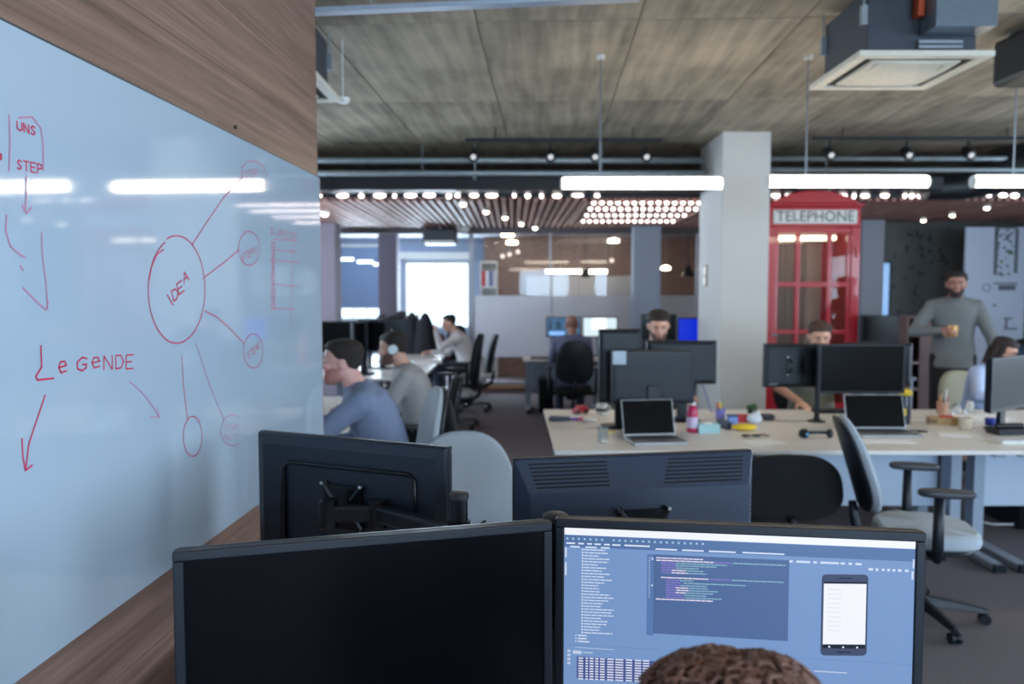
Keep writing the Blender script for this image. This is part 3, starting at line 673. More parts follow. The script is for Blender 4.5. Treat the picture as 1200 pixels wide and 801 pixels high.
# printed white screen wall
v0 = at(1133, 266, 10.9); v1 = at(1195, 500, 10.9)
ps = thing('printed_panel', 'tall pale panel with dark printed drawings behind the standing man', 'panel', (0, 10.9, 0))
bx('panel_sheet', mat('pale_blue_panel', (196, 206, 226), .5), ps, v0.x, v1.x, 0, .04, .05, v0.z, .003)
bx('panel_edge_post', mat('dark_brown_post', (74, 56, 52), .6), ps, v1.x + .001, v1.x + .3, -.02, .06, 0, SZ - .02, .004)
prn = mat('grey_print', (96, 108, 116), .6); prg = mat('green_print', (70, 120, 80), .6)
pm_ = MB()
def P2(px, py): q = at(px, py, 10.9); return q.x, q.z
def pr_rect(a, b, c, d, mb): (x0, z1), (x1, z0) = P2(a, b), P2(c, d); mb.box(x0, x1, -.003, .0005, z0, z1)
rp = random.Random(9)
for i in range(34):
    a = rp.uniform(1166, 1188); b = rp.uniform(268, 322); pr_rect(a, b, a + rp.uniform(1, 5), b + rp.uniform(1, 4), pm_)
for r_ in ((1166, 268, 1168, 322), (1190, 268, 1192, 320), (1166, 266, 1192, 268), (1164, 331, 1192, 333), (1170, 334, 1190, 340), (1176, 372, 1186, 374), (1178, 374, 1180, 386), (1164, 356, 1167, 359), (1176, 384, 1192, 386)): pr_rect(*r_, pm_)
stuff(pm_.build('printed_drawing', prn, ps))
gp = MB(); pr_rect(1182, 294, 1187, 298, gp); pr_rect(1172, 305, 1175, 308, gp); stuff(gp.build('printed_drawing', prg, ps))
# ring print
cxz = P2(1156, 337); MB().tube([(cxz[0] + .05 * cos(a * pi / 8), -.001, cxz[1] + .05 * sin(a * pi / 8)) for a in range(17)], .006, 6).build('printed_ring', prn, ps)
# low wooden shelf and stairs-like cabinets behind booth
lc = thing('low_cabinet', 'low mauve brown cabinet with shelves behind the desk monitors', 'cabinet', (at(1056, 340, 10.6).x, 10.4, 0))
lw = at(1092, 340, 10.6).x - at(1056, 340, 10.6).x
cabm = mat('mauve_brown_board', (132, 106, 104), .6)
for z in (.0, .35, .7): bx('shelf_board', mat('pale_shelf_board', (170, 150, 142), .6), lc, .022, lw - .022, 0, .38, z, z + .03, .003)
for x in (0, lw - .02): bx('side_panel', cabm, lc, x, x + .02, 0, .4, 0, 1.3, .003)
bx('back_panel', mat('dark_maroon_board', (74, 48, 50), .6), lc, .021, lw - .021, .39, .4, 0, 1.3, 0)
bx('cabinet_top', cabm, lc, 0, lw, 0, .4, 1.301, 1.33, .003)
bx('door_panel', cabm, lc, lw * .4, lw - .021, -.012, -.001, .06, 1.29, .002)

# ------------------------------------------------------------------ red telephone booth
by = 8.7
k0 = at(899, 340, by).x; k1 = at(1007, 340, by).x; bw = k1 - k0
booth = thing('phone_booth', 'red telephone booth with domed top and TELEPHONE sign next to white pillar', 'phone booth', ((k0 + k1) / 2, by, 0))
ztop = at(0, 223, by).z; H = ztop; hb = bw / 2
def bz(py): return at(0, py, by).z
bx('plinth', red_p, booth, -hb, hb, 0, .9, 0, .16, .01)
for sx in (-1, 1):
    for yy in (0, .82): bx('corner_post', red_p, booth, min(sx * hb, sx * (hb - .1)), max(sx * hb, sx * (hb - .1)), yy, yy + .08, .16, bz(266), .008)
bx('header_panel', red_p, booth, -hb, hb, 0, .9, bz(266), bz(242), .01)
bx('cornice', red_p, booth, -hb - .025, hb + .025, -.03, .93, bz(242), bz(238.5), .008)
n = 16; pol = []
for i in range(n + 1):
    a = -1 + 2 * i / n; pol.append((a * (hb - .01), .0, bz(238.5) + (H - bz(238.5)) * (1 - abs(a) ** 2.4)))
MB().prism(pol, (0, .9, 0)).build('dome_roof', red_p, booth, bevel=.01)
fz0, fz1 = bz(262), bz(246)
sg = bx('sign_panel', mat('white_opal_sign', (214, 214, 210), .4), booth, -hb + .05, hb - .05, -.014, -.0005, fz0, fz1, .003)
text('TELEPHONE', .158, mat('dark_sign_letters', (70, 66, 66), .5), sg, Matrix.Translation((0, -.0145, (fz0 + fz1) / 2)) @ Matrix.Rotation(R(90), 4, 'X'), .001, 'sign_lettering', sx=.99)
# door with glazing bars: three columns, several rows
door = bx('door_rail', red_p, booth, -hb + .101, hb - .101, .01, .06, bz(273), bz(266.5), .004)
xs = [at(p, 340, by).x - booth.location.x for p in (912, 932, 937.5, 969, 974.5, 992)]
for (a, b) in ((-hb + .101, xs[0]), (xs[1], xs[2]), (xs[3], xs[4]), (xs[5], hb - .101)):
    bx('glazing_bar', red_p, booth, a, b, .012, .058, .161, bz(273) - .001, .004)
rows = [273, 279]
rz = [bz(273), bz(330), bz(336), bz(386), bz(391)]
z = rz[-1]; rows_z = [(rz[1], rz[2]), (rz[3], rz[4])]
step = bz(336) - bz(391)
zz = rz[4] - step
while zz > .45: rows_z.append((zz + .0 * 1, zz + .05)); zz -= step
for (a, b) in [tuple(sorted(q)) for q in rows_z]:
    for (p, q) in ((xs[0], xs[1]), (xs[2], xs[3]), (xs[4], xs[5])): bx('cross_bar', red_p, booth, p + .0005, q - .0005, .012, .058, a, b, .003)
for (p, q) in ((xs[0], xs[1]), (xs[2], xs[3]), (xs[4], xs[5])):
    bx('kick_panel', red_p, booth, p + .0005, q - .0005, .015, .055, .161, .42, .003)
    bx('glass_pane', glass, booth, p + .0005, q - .0005, .03, .036, .42, bz(273) - .001, 0)
reflm = mat('warm_reflection_glow', (255, 238, 205), .4, emis=3.0)
bx('pane_reflection', reflm, booth, xs[0], xs[5], .3, .42, bz(279), bz(273.5), .01)  # no lamp: pendant light reflected in the top panes, built as a glowing strip
bx('side_wall', red_p, booth, -hb + .005, -hb + .03, .081, .819, .161, bz(266) - .002, 0); bx('side_wall', red_p, booth, hb - .03, hb - .005, .081, .819, .161, bz(266) - .002, 0)
bx('rear_wall', mat('beige_booth_lining', (176, 164, 150), .8), booth, -hb + .101, hb - .101, .83, .88, .161, bz(266) - .002, 0)
cur = MB(); P = []; nn = 40
for i in range(nn + 1):
    x = -.36 + .56 * i / nn; P.append((x, .74 + .025 * sin(i * 1.3), 0))
P2l = [(x, y + .006, 0) for x, y, _ in reversed(P)]
cur.prism(P + P2l, (0, 0, bz(281) - .5)); co = cur.build('curtain', mat('beige_curtain', (150, 142, 130), .9), booth, smooth='a'); co.location.z = .5
MB().cyl((xs[0] - .06, -.02, bz(392)), (xs[0] - .0, -.02, bz(392)), .013, n=12).cyl((xs[0] - .06, .01, bz(392)), (xs[0] - .06, -.025, bz(392)), .01, n=10).build('door_handle', metal, booth, smooth='a')
MB().cyl((hb - .045, -.006, bz(298)), (hb - .045, .001, bz(298)), .012, n=12).cyl((hb - .045, -.01, bz(290)), (hb - .045, -.01, bz(302)), .008, n=10).build('hinge', mat('red_hinge', (200, 70, 80), .3), booth, smooth='a')
# thermostat on the pillar side
th = thing('wall_switch', 'double light switch in a tan frame on the side of the white pillar', 'switch', (c0.x, 0, 0))
t0 = at(826.5, 323, 8.75)
th.location = (c0.x, 8.82, at(0, 323, 8.82).z)
bx('frame', mat('tan_frame', (170, 148, 112), .5), th, -.012, -.0005, -.08, .08, -.125, .125, .003)
for s in (-1, 1): bx('rocker', plastic_w, th, -.018, -.0125, -.055, .055, s * .055 - .045, s * .055 + .045, .003)

# ------------------------------------------------------------------ desks
DZ = .74
def desk(name_l, x0, x1, y0, y1, face=1, panel=True, feet=(1, 1), panel_z=.22):
    """face=1: the sitter's edge is y0, modesty panel near y1"""
    t = thing('desk', name_l, 'desk', ((x0 + x1) / 2, (y0 + y1) / 2, 0)); w = (x1 - x0) / 2; d = (y1 - y0) / 2
    bx('desktop', white_lam, t, -w + .0015, w - .0015, -d + .001, d - .001, DZ - .025, DZ, .003)
    for i, s in enumerate((-1, 1)):
        if not feet[i]: continue
        xx = s * (w - .075)
        bx('leg', legm, t, xx - .035, xx + .035, -.05 + .2 * face, .05 + .2 * face, .05, DZ - .06, .004)
        bx('foot', mat('steel_foot_rail', (160, 160, 166), .35, .5), t, xx - .035, xx + .035, -d + .08, d - .08, .004, .05, .008)
        for e in (-1, 1): bx('foot_cap', black, t, xx - .036, xx + .036, min(e * (d - .08), e * (d - .055)), max(e * (d - .08), e * (d - .055)), .003, .051, .004)
        bx('bracket', legm, t, xx - .03, xx + .03, -d + .1, d - .1, DZ - .06, DZ - .025, .002)
    if panel: bx('modesty_panel', panel_m, t, -w + .1, w - .1, (d - .06) * face - .009, (d - .06) * face + .009, panel_z, DZ - .03, .003)
    return t
dx = [.242, 1.59, 2.94, 4.29, 5.64]
rown = ['left end', 'second from the left', 'third from the left', 'right end']
for i in range(4):
    desk('white desk of the long middle cluster, near row, %s' % rown[i], dx[i], dx[i + 1], 4.5, 5.3, 1)
    desk('white desk of the long middle cluster, far row, %s' % rown[i], dx[i], dx[i + 1], 5.302, 6.1, -1, panel=False)
# foreground desks
desk('white desk under the two big front monitors', -.72, .9, .98, 1.73, 1)
desk('white desk under the two rear-facing monitors in the foreground', -.72, .9, 1.732, 2.45, -1, panel=False)
# desk of man seen from behind
d3 = desk('white desk in front of the bald man seen from behind', .15, 1.25, 10.6, 11.4, 1)
desk('white desk hidden behind the dark-haired man, by the white pillar', 1.36, 2.9, 9.3, 10.0, 1)
# left row: desks running along the board-wall side (sitters on their right side)
for i, (ya, yb, l) in enumerate(((3.75, 5.3, 'nearest'), (5.302, 6.85, 'second'), (8.3, 9.9, 'third'), (9.902, 11.5, 'farthest'))):
    t = thing('desk', 'white desk in the row along the left, %s one' % l, 'desk', (-1.45, (ya + yb) / 2, 0)); hh = (yb - ya) / 2
    bx('desktop', white_lam, t, -.55, .5, -hh + .002, hh - .002, DZ - .025, DZ, .003)
    for s in (-1, 1):
        bx('leg', legm, t, -.05, .05, s * (hh - .08) - .03, s * (hh - .08) + .03, .05, DZ - .03, .004)
        bx('foot', legm, t, -.45, .42, s * (hh - .08) - .03, s * (hh - .08) + .03, .004, .05, .006)
# ------------------------------------------------------------------ chairs
def pad(mb, w, h, t, top=.8, sq=2.8, bow=0, prof=((0, 0), (.9, .04), (.97, .2), (1, .5), (.97, .85), (.9, 1), (0, 1.0)), n=40, lean=0, cy=0, cz=0, horiz=False, front=0, back=1):
    """a cushion: outline is a superellipse narrowing to `top` at v=+1; thickness runs along y (or z when horiz)"""
    rings = []
    for (s, d) in prof:
        rg = []
        s = max(s, .02)
        for j in range(n):
            a = 2 * pi * j / n; c, q = cos(a), sin(a)
            u = math.copysign(abs(c) ** (2 / sq), c) * s; v = math.copysign(abs(q) ** (2 / sq), q) * s
            wd = w * (1 - (1 - top) * (v + 1) / 2)
            x = u * wd; zz = v * h; yy = d * t + bow * (x * x) / (w * w)
            if horiz: rg.append(V((x, cy + zz, cz + (d - 1) * t - bow * (v ** 4) * .5)))
            else: rg.append(V((x, cy + yy + lean * (zz + h), cz + zz + h)))
        rings.append(rg)
    return mb.loft(rings)
def chair(label, loc, rz, seat=fab_b, backm=fab_b, shell=None, arms=True, sh=.47, group=None, lean=.16, bh=.30, seatm=None, bw_=.235):
    t = thing('office_chair', label, 'chair', (loc[0], loc[1], 0), rz, group)   # faces local +y
    shell = shell or black
    pad(MB(), .245, .235, .08, top=.92, sq=3.2, horiz=True, cy=.02, cz=sh, bow=.02).build('seat', seatm or seat, t, smooth='a')
    pad(MB(), .215, .2, .03, top=.92, sq=3, horiz=True, cy=.02, cz=sh - .081).build('seat_shell', black, t, smooth='a')
    b = pad(MB(), bw_, bh, -.05, top=.80, sq=2.7, bow=.045, lean=-lean, cy=-.215, cz=sh + .05).build('backrest', backm, t, smooth='a')
    pad(MB(), bw_ * .985, bh * .985, -.03, top=.80, sq=2.7, bow=.045, lean=-lean, cy=-.262, cz=sh + .055).build('back_shell', shell, t, smooth='a')
    MB().tube([(0, -.02, sh - .13), (0, -.2, sh - .13), (0, -.3, sh - .06), (0, -.318, sh + .02), (0, -.325, sh + .09)], [.028, .028, .026, .024, .02], 10).build('back_support', black, t, smooth=True)
    bx('tilt_mechanism', black, t, -.09, .09, -.12, .1, sh - .165, sh - .112, .012)
    MB().cyl((0, 0, .09), (0, 0, .27), .028).cyl((0, 0, .26), (0, 0, sh - .16), .016).build('gas_column', darkgrey, t, smooth='a')
    MB().cyl((0, 0, .075), (0, 0, .125), .045, .038, 20).build('hub', black, t, smooth='a')
    for i in range(5):
        a = 2 * pi * i / 5 + .3; d = V((cos(a), sin(a), 0)); s = V((-sin(a), cos(a), 0))
        rg = []
        for (r, z0, z1, w) in ((.03, .07, .12, .028), (.15, .068, .105, .024), (.26, .058, .088, .019), (.315, .052, .076, .016)):
            rg.append([d * r + s * w + V((0, 0, z0)), d * r - s * w + V((0, 0, z0)), d * r - s * w * .6 + V((0, 0, z1)), d * r + s * w * .6 + V((0, 0, z1))])
        lg_ = MB().loft(rg).build('base_arm', black, t, bevel=.004)
        c = MB(); q = d * .30 + V((0, 0, .027))
        for e in (-1, 1): c.cyl(q + s * (.006 * e), q + s * (.024 * e), .0265, n=14)
        c.cyl(q + V((0, 0, 0)) - s * .007, q + s * .007, .02, n=10).cyl(q, q + V((0, 0, .035)), .008, n=8).build('caster', black, lg_, smooth='a')
    if arms:
        for e in (-1, 1):
            p = MB(); p.tube([(e * .17, .0, sh - .1), (e * .29, .0, sh - .09), (e * .3, .0, sh - .03), (e * .3, .0, sh + .215)], [.022, .024, .026, .022], 10)
            a_ = p.build('arm_post', black, t, smooth=True)
            pad(MB(), .045, .125, .032, top=1, sq=2.6, horiz=True, cy=.03, cz=sh + .24).build('arm_pad', darkgrey, a_, smooth='a').location.x = e * .3
    return t
# the three empty chairs in the foreground / middle
chair('light grey chair back peeking between the two rear-facing monitors', (-.19, 3.15, 0), pi + .08, fab_g, fab_g, sh=.45, arms=False, bh=.27, bw_=.255, lean=.12)
cb = chair('black chair with its rounded back to the camera before the middle desk', (1.46, 4.34, 0), -.05, fab_b, fab_b, shell=fab_b, sh=.40, arms=False, bh=.18, bw_=.31, lean=.1)
chair('light grey swivel chair with black shell and armrests turned sideways, right foreground', (2.06, 3.93, 0), -pi / 2 - .24, fab_g, fab_g, sh=.49, lean=.3, bh=.24)
# ------------------------------------------------------------------ monitors
def monitor(label, loc, rz, W=.614, H=.365, zc=.4, tilt=0, mount='stand', scr=None, back='plain', group=None, depth=.056, name='monitor', hm=None):
    """screen looks along local -y; loc = desk-level point under the panel centre"""
    t = thing(name, label, 'monitor', loc, rz, group); w = W / 2; h = H / 2
    T = Matrix.Translation((0, 0, zc)) @ Matrix.Rotation(tilt, 4, 'X')
    fb = .016
    f = MB().box(-w, w, 0, .02, h - fb, h, T).box(-w, w, 0, .02, -h, -h + fb * 1.2, T).box(-w, -w + fb, 0, .02, -h + fb * 1.2, h - fb, T).box(w - fb, w, 0, .02, -h + fb * 1.2, h - fb, T).build('bezel', black, t, bevel=.0025)
    # rear housing
    i1 = .03; it = .075 if back == 'vents' else i1; d1 = .042 if back == 'plain' else .03
    rg = [[T @ V(p) for p in ((-w, .0205, -h), (w, .0205, -h), (w, .0205, h), (-w, .0205, h))],
          [T @ V(p) for p in ((-w + .004, d1, -h + .004), (w - .004, d1, -h + .004), (w - .004, d1, h - .004), (-w + .004, d1, h - .004))],
          [T @ V(p) for p in ((-w + i1, depth, -h + i1), (w - i1, depth, -h + i1), (w - i1, depth, h - it), (-w + i1, depth, h - it))]]
    hs = MB().loft(rg).build('rear_housing', hm or black, t, bevel=.004)
    sc_ = MB().box(-w + fb, w - fb, .004, .012, -h + fb * 1.2, h - fb, T).build('screen', scr or off, t)
    if back == 'vents':
        # grille slots on the sloping top band, in two groups
        nrm = V((0, .05, .03)).normalized()
        v = MB(); v2 = MB()
        for r in range(7):
            s = (r + 1.0) / 8.4; yy = .03 + (depth - .03) * s; zz = h - .004 - (it - .004) * s
            for q_, (xa, xb) in enumerate(((-w + .03 + .022 * s, -w * .30 + .04 - .03 * (1 - s)), (w * .26, w - .03 - .022 * s))):
                (v, v2)[q_].box(xa, xb, yy - .0005, yy + .0015, zz - .0019, zz + .0019, T)
        stuff(v.build('vent_slots', vent_m, hs)); stuff(v2.build('vent_slots', vent_m, hs))
        vs = MB()
        for r in range(22):
            zz = -h + .05 + r * .0115
            vs.box(-w + .008, -w + .024, .034, .0405, zz, zz + .004, T)
        stuff(vs.build('side_vent_slots', vent_m, hs))
    if back == 'ridge':
        MB().tube([T @ V(p) for p in ((-w * .72, depth, -h * .9), (-w * .72, depth + .004, h * .5), (-w * .66, depth + .004, h * .58), (w * .6, depth + .004, h * .58), (w * .66, depth + .004, h * .5), (w * .66, depth + .01, -h * .9))], [.004, .005, .006, .006, .009, .01], 8).build('rear_ridge', blackg, hs, smooth=True)
    if mount in ('vesa', 'arm'):
        m_ = MB().box(-.06, .06, depth, depth + .012, -.06, .06, T)
        for s in (-1, 1):
            m_.tube([T @ V((s * .03, depth + .006, .02)), T @ V((s * .055, depth + .008, .05)), T @ V((s * .062, depth + .008, .062))], [.012, .01, .011], 8)
            m_.tube([T @ V((s * .03, depth + .006, -.02)), T @ V((s * .062, depth + .008, -.055))], .01, 8)
        pl = m_.build('mount_plate', blackg, t, smooth='a')
        for sx in (-1, 1):
            for sz in (-1, 1): MB().cyl(T @ V((sx * .062, depth + .01, sz * .062)), T @ V((sx * .062, depth + .022, sz * .062)), .0048, n=12).build('screw', mat('chrome_screw', (240, 240, 240), .12, 1), pl, smooth='a')
    else:
        MB().loft([[V(p) for p in ((-.04, depth - .004, zc - .05), (.04, depth - .004, zc - .05), (.04, depth + .02, zc - .05), (-.04, depth + .02, zc - .05))],
                   [V(p) for p in ((-.035, depth + .0, .012), (.035, depth + .0, .012), (.035, depth + .03, .012), (-.035, depth + .03, .012))]]).build('stand_neck', black, t, bevel=.004)
        pad(MB(), .13, .1, .014, top=1, sq=3, horiz=True, cy=.05, cz=.015).build('stand_base', black, t, smooth='a')
    return t
def span(x0, y0, x1, y1):      # centre and yaw of a panel between two plan points (screen towards the camera side)
    return ((x0 + x1) / 2, (y0 + y1) / 2), atan2(y1 - y0, x1 - x0), sqrt((x1 - x0) ** 2 + (y1 - y0) ** 2)
def plan(px, py, z): q = atz(px, py, z); return q.x, q.y
TOPZ = 1.25
# front pair, screens towards the camera
(a0, a1), (b0, b1) = plan(201, 648, TOPZ), plan(648, 612, TOPZ)
(cx_, cy_), yw, W1 = span(a0, a1, b0, b1)
zc1 = TOPZ - DZ - .1825
monL = monitor('switched-off black monitor in the left foreground facing the camera', (cx_, cy_, DZ), yw, W=W1, zc=zc1, tilt=R(-1.0), mount='vesa')
(a0, a1), (b0, b1) = plan(650.5, 608, TOPZ), plan(1087, 625, TOPZ)
(cx_, cy_), yw2, W2 = span(a0, a1, b0, b1)
print('MON', W1, W2, yw, yw2)
scr_bg = mat('ide_background', (124, 158, 208), .3, emis=.66)
monR = monitor('black monitor showing blue code editor with phone preview, right foreground', (cx_, cy_, DZ), yw2, W=W2, zc=zc1, tilt=R(-1.0), mount='vesa', scr=scr_bg)
# screen contents
UW = W2 - .032; SX = -UW / 2; STOP = .1825 - .016
Ts = Matrix.Translation((0, 0, zc1)) @ Matrix.Rotation(R(-1.0), 4, 'X')
def sxz(px, py): return SX + (px - 659.5) / 414.5 * UW, STOP - (py - (623.5 + .0355 * (px - 659.5))) * (.00146 - .00000018 * (px - 659))
scrobj = [o for o in kids(monR) if o.name.startswith('screen')][0]
def ui(name, rects, rgb, e, lvl=1):
    m_ = MB()
    for (x0, y0, x1, y1) in rects:      # photo pixels; y measured at x0 with the row's own slope
        a = sxz(x0, y0); b = sxz(x1, y1 + .0355 * (x1 - x0)); y = .004 - .0003 * lvl
        m_.box(a[0], b[0], y - .0002, y, b[1], a[1], Ts)
    o = m_.build(name, mat('ui_%s' % '_'.join(map(str, rgb)), rgb, .3, emis=e * .82), scrobj)
    if len(rects) > 1: stuff(o)
    return o
def row(y, x0, x1): return y + .0355 * (x0 - 659.5)          # y given at left screen edge
def rr_(x0, x1, y0, y1): return (x0, row(y0, x0, x1), x1, row(y1, x0, x1))
ui('title_bar', [rr_(659.8, 1074, 623.7, 632.5)], (238, 240, 252), .95)
ui('toolbar', [rr_(659.8, 1074, 632.6, 648)], (100, 136, 190), .62)
ru = random.Random(11)
ui('toolbar_icons', [rr_(662 + i * 7.2, 664.5 + i * 7.2, 635.5, 638) for i in range(24) if i not in (7,)], (170, 205, 240), .8, 2)
ui('menu_words', [rr_(a, b, 641.5, 643.3) for a, b in ((662, 673), (677, 684), (688, 694), (697, 705), (709, 716), (719, 729), (734, 765))], (220, 232, 250), .9, 2)
ui('tab_labels', [rr_(a, b, 645.6, 647.4) for a, b in ((667, 679), (686, 700), (705, 716))] + [rr_(a, b, 644.5, 646.3) for a, b in ((772, 798), (804, 830), (836, 868), (876, 925))], (215, 228, 248), .9, 2)
ui('editor_pane', [rr_(770, 931, 652, 752)], (94, 124, 178), .63)
ui('gutter', [rr_(762, 770, 652, 752)], (108, 144, 204), .6)
ui('gutter_marks', [rr_(764, 765.6, y, y + 1.2) for y in range(656, 706, 3)] + [rr_(767, 769.4, 656, 659), rr_(767, 769.4, 689, 691.5)], (190, 208, 238), .8, 2)
tr = []
for i in range(29):
    y = 648.5 + i * 3.66; tr.append(rr_(681.5, 683.4, y, y + 2)); x = 684.5; e = 684.5 + ru.uniform(16, 38)
    while x < e:
        w_ = ru.uniform(4, 9); tr.append(rr_(x, min(x + w_, e), y + .5, y + 1.75)); x += w_ + .8
for i in range(3): y = 755 + i * 3.7; tr += [rr_(674, 675.4, y, y + 1.5), rr_(677, 688 + ru.uniform(0, 4), y, y + 1.6)]
ui('file_tree', tr, (222, 230, 250), .85, 2)
ui('side_tabs', [rr_(660.6, 662.6, 648, 660), rr_(660.6, 662.6, 666, 682), rr_(1071.5, 1073.2, 645, 656), rr_(1070.5, 1072.4, 660, 670)], (226, 234, 250), .8, 2)
code = {'w': [], 'p': [], 'g': []}
def cl(y, segs):
    for k_, a, b in segs:
        x = a
        while x < b:
            w_ = ru.uniform(3, 8); code[k_].append(rr_(x, min(x + w_, b), y, y + 1.35)); x += w_ + .6
ys = [(655.3, [('w', 773, 830)]), (658.3, [('w', 773, 842), ('p', 842, 864), ('g', 865, 927)]), (661.3, [('p', 779, 797), ('g', 797, 858)]), (664, [('p', 779, 795), ('g', 796, 846)]),
      (667, [('p', 779, 797), ('g', 797, 824)]), (670, [('p', 779, 792), ('w', 792, 809), ('g', 810, 830)]), (673, [('p', 779, 792), ('w', 792, 811), ('g', 811, 834)]),
      (679.2, [('w', 779, 836), ('p', 838, 862), ('g', 864, 925)]), (682.2, [('p', 785, 801), ('g', 802, 818)]), (685.2, [('p', 785, 803), ('g', 806, 880)]), (688.2, [('p', 785, 803), ('g', 803, 835)]),
      (691.2, [('p', 785, 797), ('w', 797, 812), ('g', 813, 836)]), (694.2, [('p', 785, 798), ('w', 798, 813), ('g', 813, 848)]), (697.2, [('p', 785, 797), ('w', 797, 810), ('g', 810, 842)]),
      (700.2, [('p', 785, 805), ('g', 807, 834)]), (703.2, [('p', 785, 808), ('g', 809, 852)]), (706, [('w', 773, 842)])]
for y, s in ys: cl(y, s)
ui('code_lines', code['w'], (236, 222, 240), .9, 2); ui('code_lines', code['p'], (150, 130, 220), .75, 2); ui('code_lines', code['g'], (150, 196, 214), .75, 2)
ui('preview_labels', [rr_(a, b, 652.5, 655) for a, b in ((931, 935), (939, 955), (959, 963), (967, 988), (990, 995), (999, 1003), (1007, 1014))] + [rr_(a, b, 658, 661) for a, b in ((1022, 1027), (1030, 1033), (1037, 1040), (1043, 1046), (1049, 1052), (1055, 1059), (1063, 1067))], (215, 228, 250), .85, 2)
ui('lower_bar', [rr_(659.8, 1074, 767, 775)], (104, 140, 196), .6)
ui('event_log', [rr_(676, 790, 782, 812)], (92, 108, 178), .55)
lgx = []
for r in range(9):
    y = 783 + r * 3.2
    for (a, b) in ((678, 684), (687, 690), (692, 697), (699, 703), (705, 711), (714, 722), (724, 734), (737, 745), (748, 756), (758, 766)): lgx.append(rr_(a, b, y, y + 1.7))
ui('log_rows', lgx, (226, 232, 250), .85, 2)
ui('log_tabs', [rr_(664, 668, y, y + 3) for y in (774, 779, 784, 789)] + [rr_(671, 682, 774.5, 779), rr_(684, 696, 776, 777.5), rr_(673, 722, 770.5, 772), rr_(948, 958, 786, 788), rr_(962, 1000, 787, 789)], (200, 214, 240), .8, 2)
# phone preview drawn on the screen
def rrect(px0, py0, px1, py1, r, rgb, e, lvl, name):
    P_ = []
    for (cx, cy, a0) in ((px1 - r, py0 + r, -90), (px1 - r, py1 - r, 0), (px0 + r, py1 - r, 90), (px0 + r, py0 + r, 180)):
        for q in range(5):
            a = R(a0 + q * 22.5); x, z = sxz(cx + r * cos(a), cy + r * sin(a)); P_.append(Ts @ V((x, .004 - .0003 * lvl, z)))
    MB().prism(P_, (0, -.0002, 0)).build(name, mat('ui_%s' % '_'.join(map(str, rgb)), rgb, .3, emis=e * .80), scrobj)
rrect(969, 679, 1022, 779, 5, (78, 92, 128), .55, 1, 'phone_preview')
rrect(971.5, 690.5, 1020, 765, .3, (240, 240, 250), .95, 2, 'phone_preview_screen')
rrect(971.5, 688, 1020, 690.4, .3, (26, 34, 66), .5, 2, 'phone_preview_bar'); rrect(971.5, 765.2, 1020, 770, .3, (22, 28, 60), .5, 2, 'phone_preview_bar')
rrect(988, 683, 1004, 684.6, .5, (40, 50, 84), .5, 2, 'phone_preview_speaker'); rrect(988, 774, 1004, 775.4, .5, (40, 50, 84), .5, 2, 'phone_preview_speaker')
ui('phone_preview_keys', [(978, 767, 980, 769), (994, 767.4, 996, 769.4), (1010, 767.6, 1012, 769.6)], (230, 236, 250), .9, 3)
ui('phone_preview_rows', [(976, 697 + 5.6 * i, 992, 697.6 + 5.6 * i) for i in range(10)], (206, 210, 226), .8, 3)
# rear pair, backs towards the camera
(a0, a1), (b0, b1) = plan(309, 503, TOPZ), plan(530, 522, TOPZ)
(cx_, cy_), yw3, W3 = span(b0, b1, a0, a1)
m3 = monitor('black monitor seen from behind beside the whiteboard, rounded ridge on its back', (cx_, cy_, DZ), yw3, W=W3, zc=zc1, mount='vesa', back='ridge', depth=.04, hm=mat('dark_plastic_reflection_tint', (22, 31, 44), .4, noise=(60, .08)))  # housing's blue is the left window's reflection, painted into its colour
(a0, a1), (b0, b1) = plan(600, 535, TOPZ), plan(877, 525, TOPZ)
(cx_, cy_), yw4, W4 = span(b0, b1, a0, a1)
m4 = monitor('black monitor seen from behind with two vent grilles along its top', (cx_, cy_, DZ), yw4, W=W4, zc=zc1, mount='vesa', back='vents', depth=.07, hm=mat('black_plastic_reflection_tint', (38, 50, 70), .42, noise=(60, .08), spec=.45))  # blue tint in the base colour stands in for reflected window light
# monitor arms
def arm(label, base, joints, knob=True, r=.02, ztop=None, clampm=black):
    t = thing('pole_stand', label, 'pole stand', (base[0], base[1], DZ))
    zt2_ = ztop or .42
    MB().cyl((0, 0, .02), (0, 0, zt2_), r, n=20).build('pole', black, t, smooth='a')
    bx('desk_clamp', black, t, -.05, .05, -.06, .05, .001, .022, .004)
    if knob: MB().lathe([(r * 1.15, zt2_ - .004), (r * 1.15, zt2_ + .006), (r * .9, zt2_ + .01), (.001, zt2_ + .011)]).build('pole_cap', darkgrey, t, smooth='a')
    for J in joints:
        pts = [V(p) - V((base[0], base[1], DZ)) for p in J]
        for a, b in zip(pts[:-1], pts[1:]):
            d = (b - a); L_ = d.length; M_ = Matrix.Translation(a) @ d.to_track_quat('Y', 'Z').to_matrix().to_4x4()
            bx('arm_link', black, t, -.017, .017, .0, L_, -.022, .022, .008, M=M_)
        for p in pts: MB().cyl(p - V((0, 0, .036)), p + V((0, 0, .036)), .026, n=20).build('arm_joint', blackg, t, smooth='a')
    return t
p1 = at(540, 600, 1.86)
v3 = m3.matrix_basis @ V((0, .115, zc1)); v4 = m4.matrix_basis @ V((0, .12, zc1 - .035))
armr = arm('black pole and two arms carrying the two rear-facing monitors', (p1.x, 1.80), [[(p1.x, 1.80, DZ + zc1 + .02), tuple(v3 + V((.13, -.0, -.0))), tuple(v3)], [(p1.x, 1.80, DZ + zc1 - .055), (v4.x - .12, v4.y - .11, v4.z - .04), tuple(v4)]], ztop=at(540, 581, 1.80).z - DZ)
MB().tube([(-.0, -.02, .34), (.03, -.05, .38), (.06, -.03, .39), (.05, .0, .36)], .004, 6).build('cable_clip', black, armr, smooth=True)
v1 = monL.matrix_basis @ V((0, .115, zc1)); v2 = monR.matrix_basis @ V((0, .115, zc1))
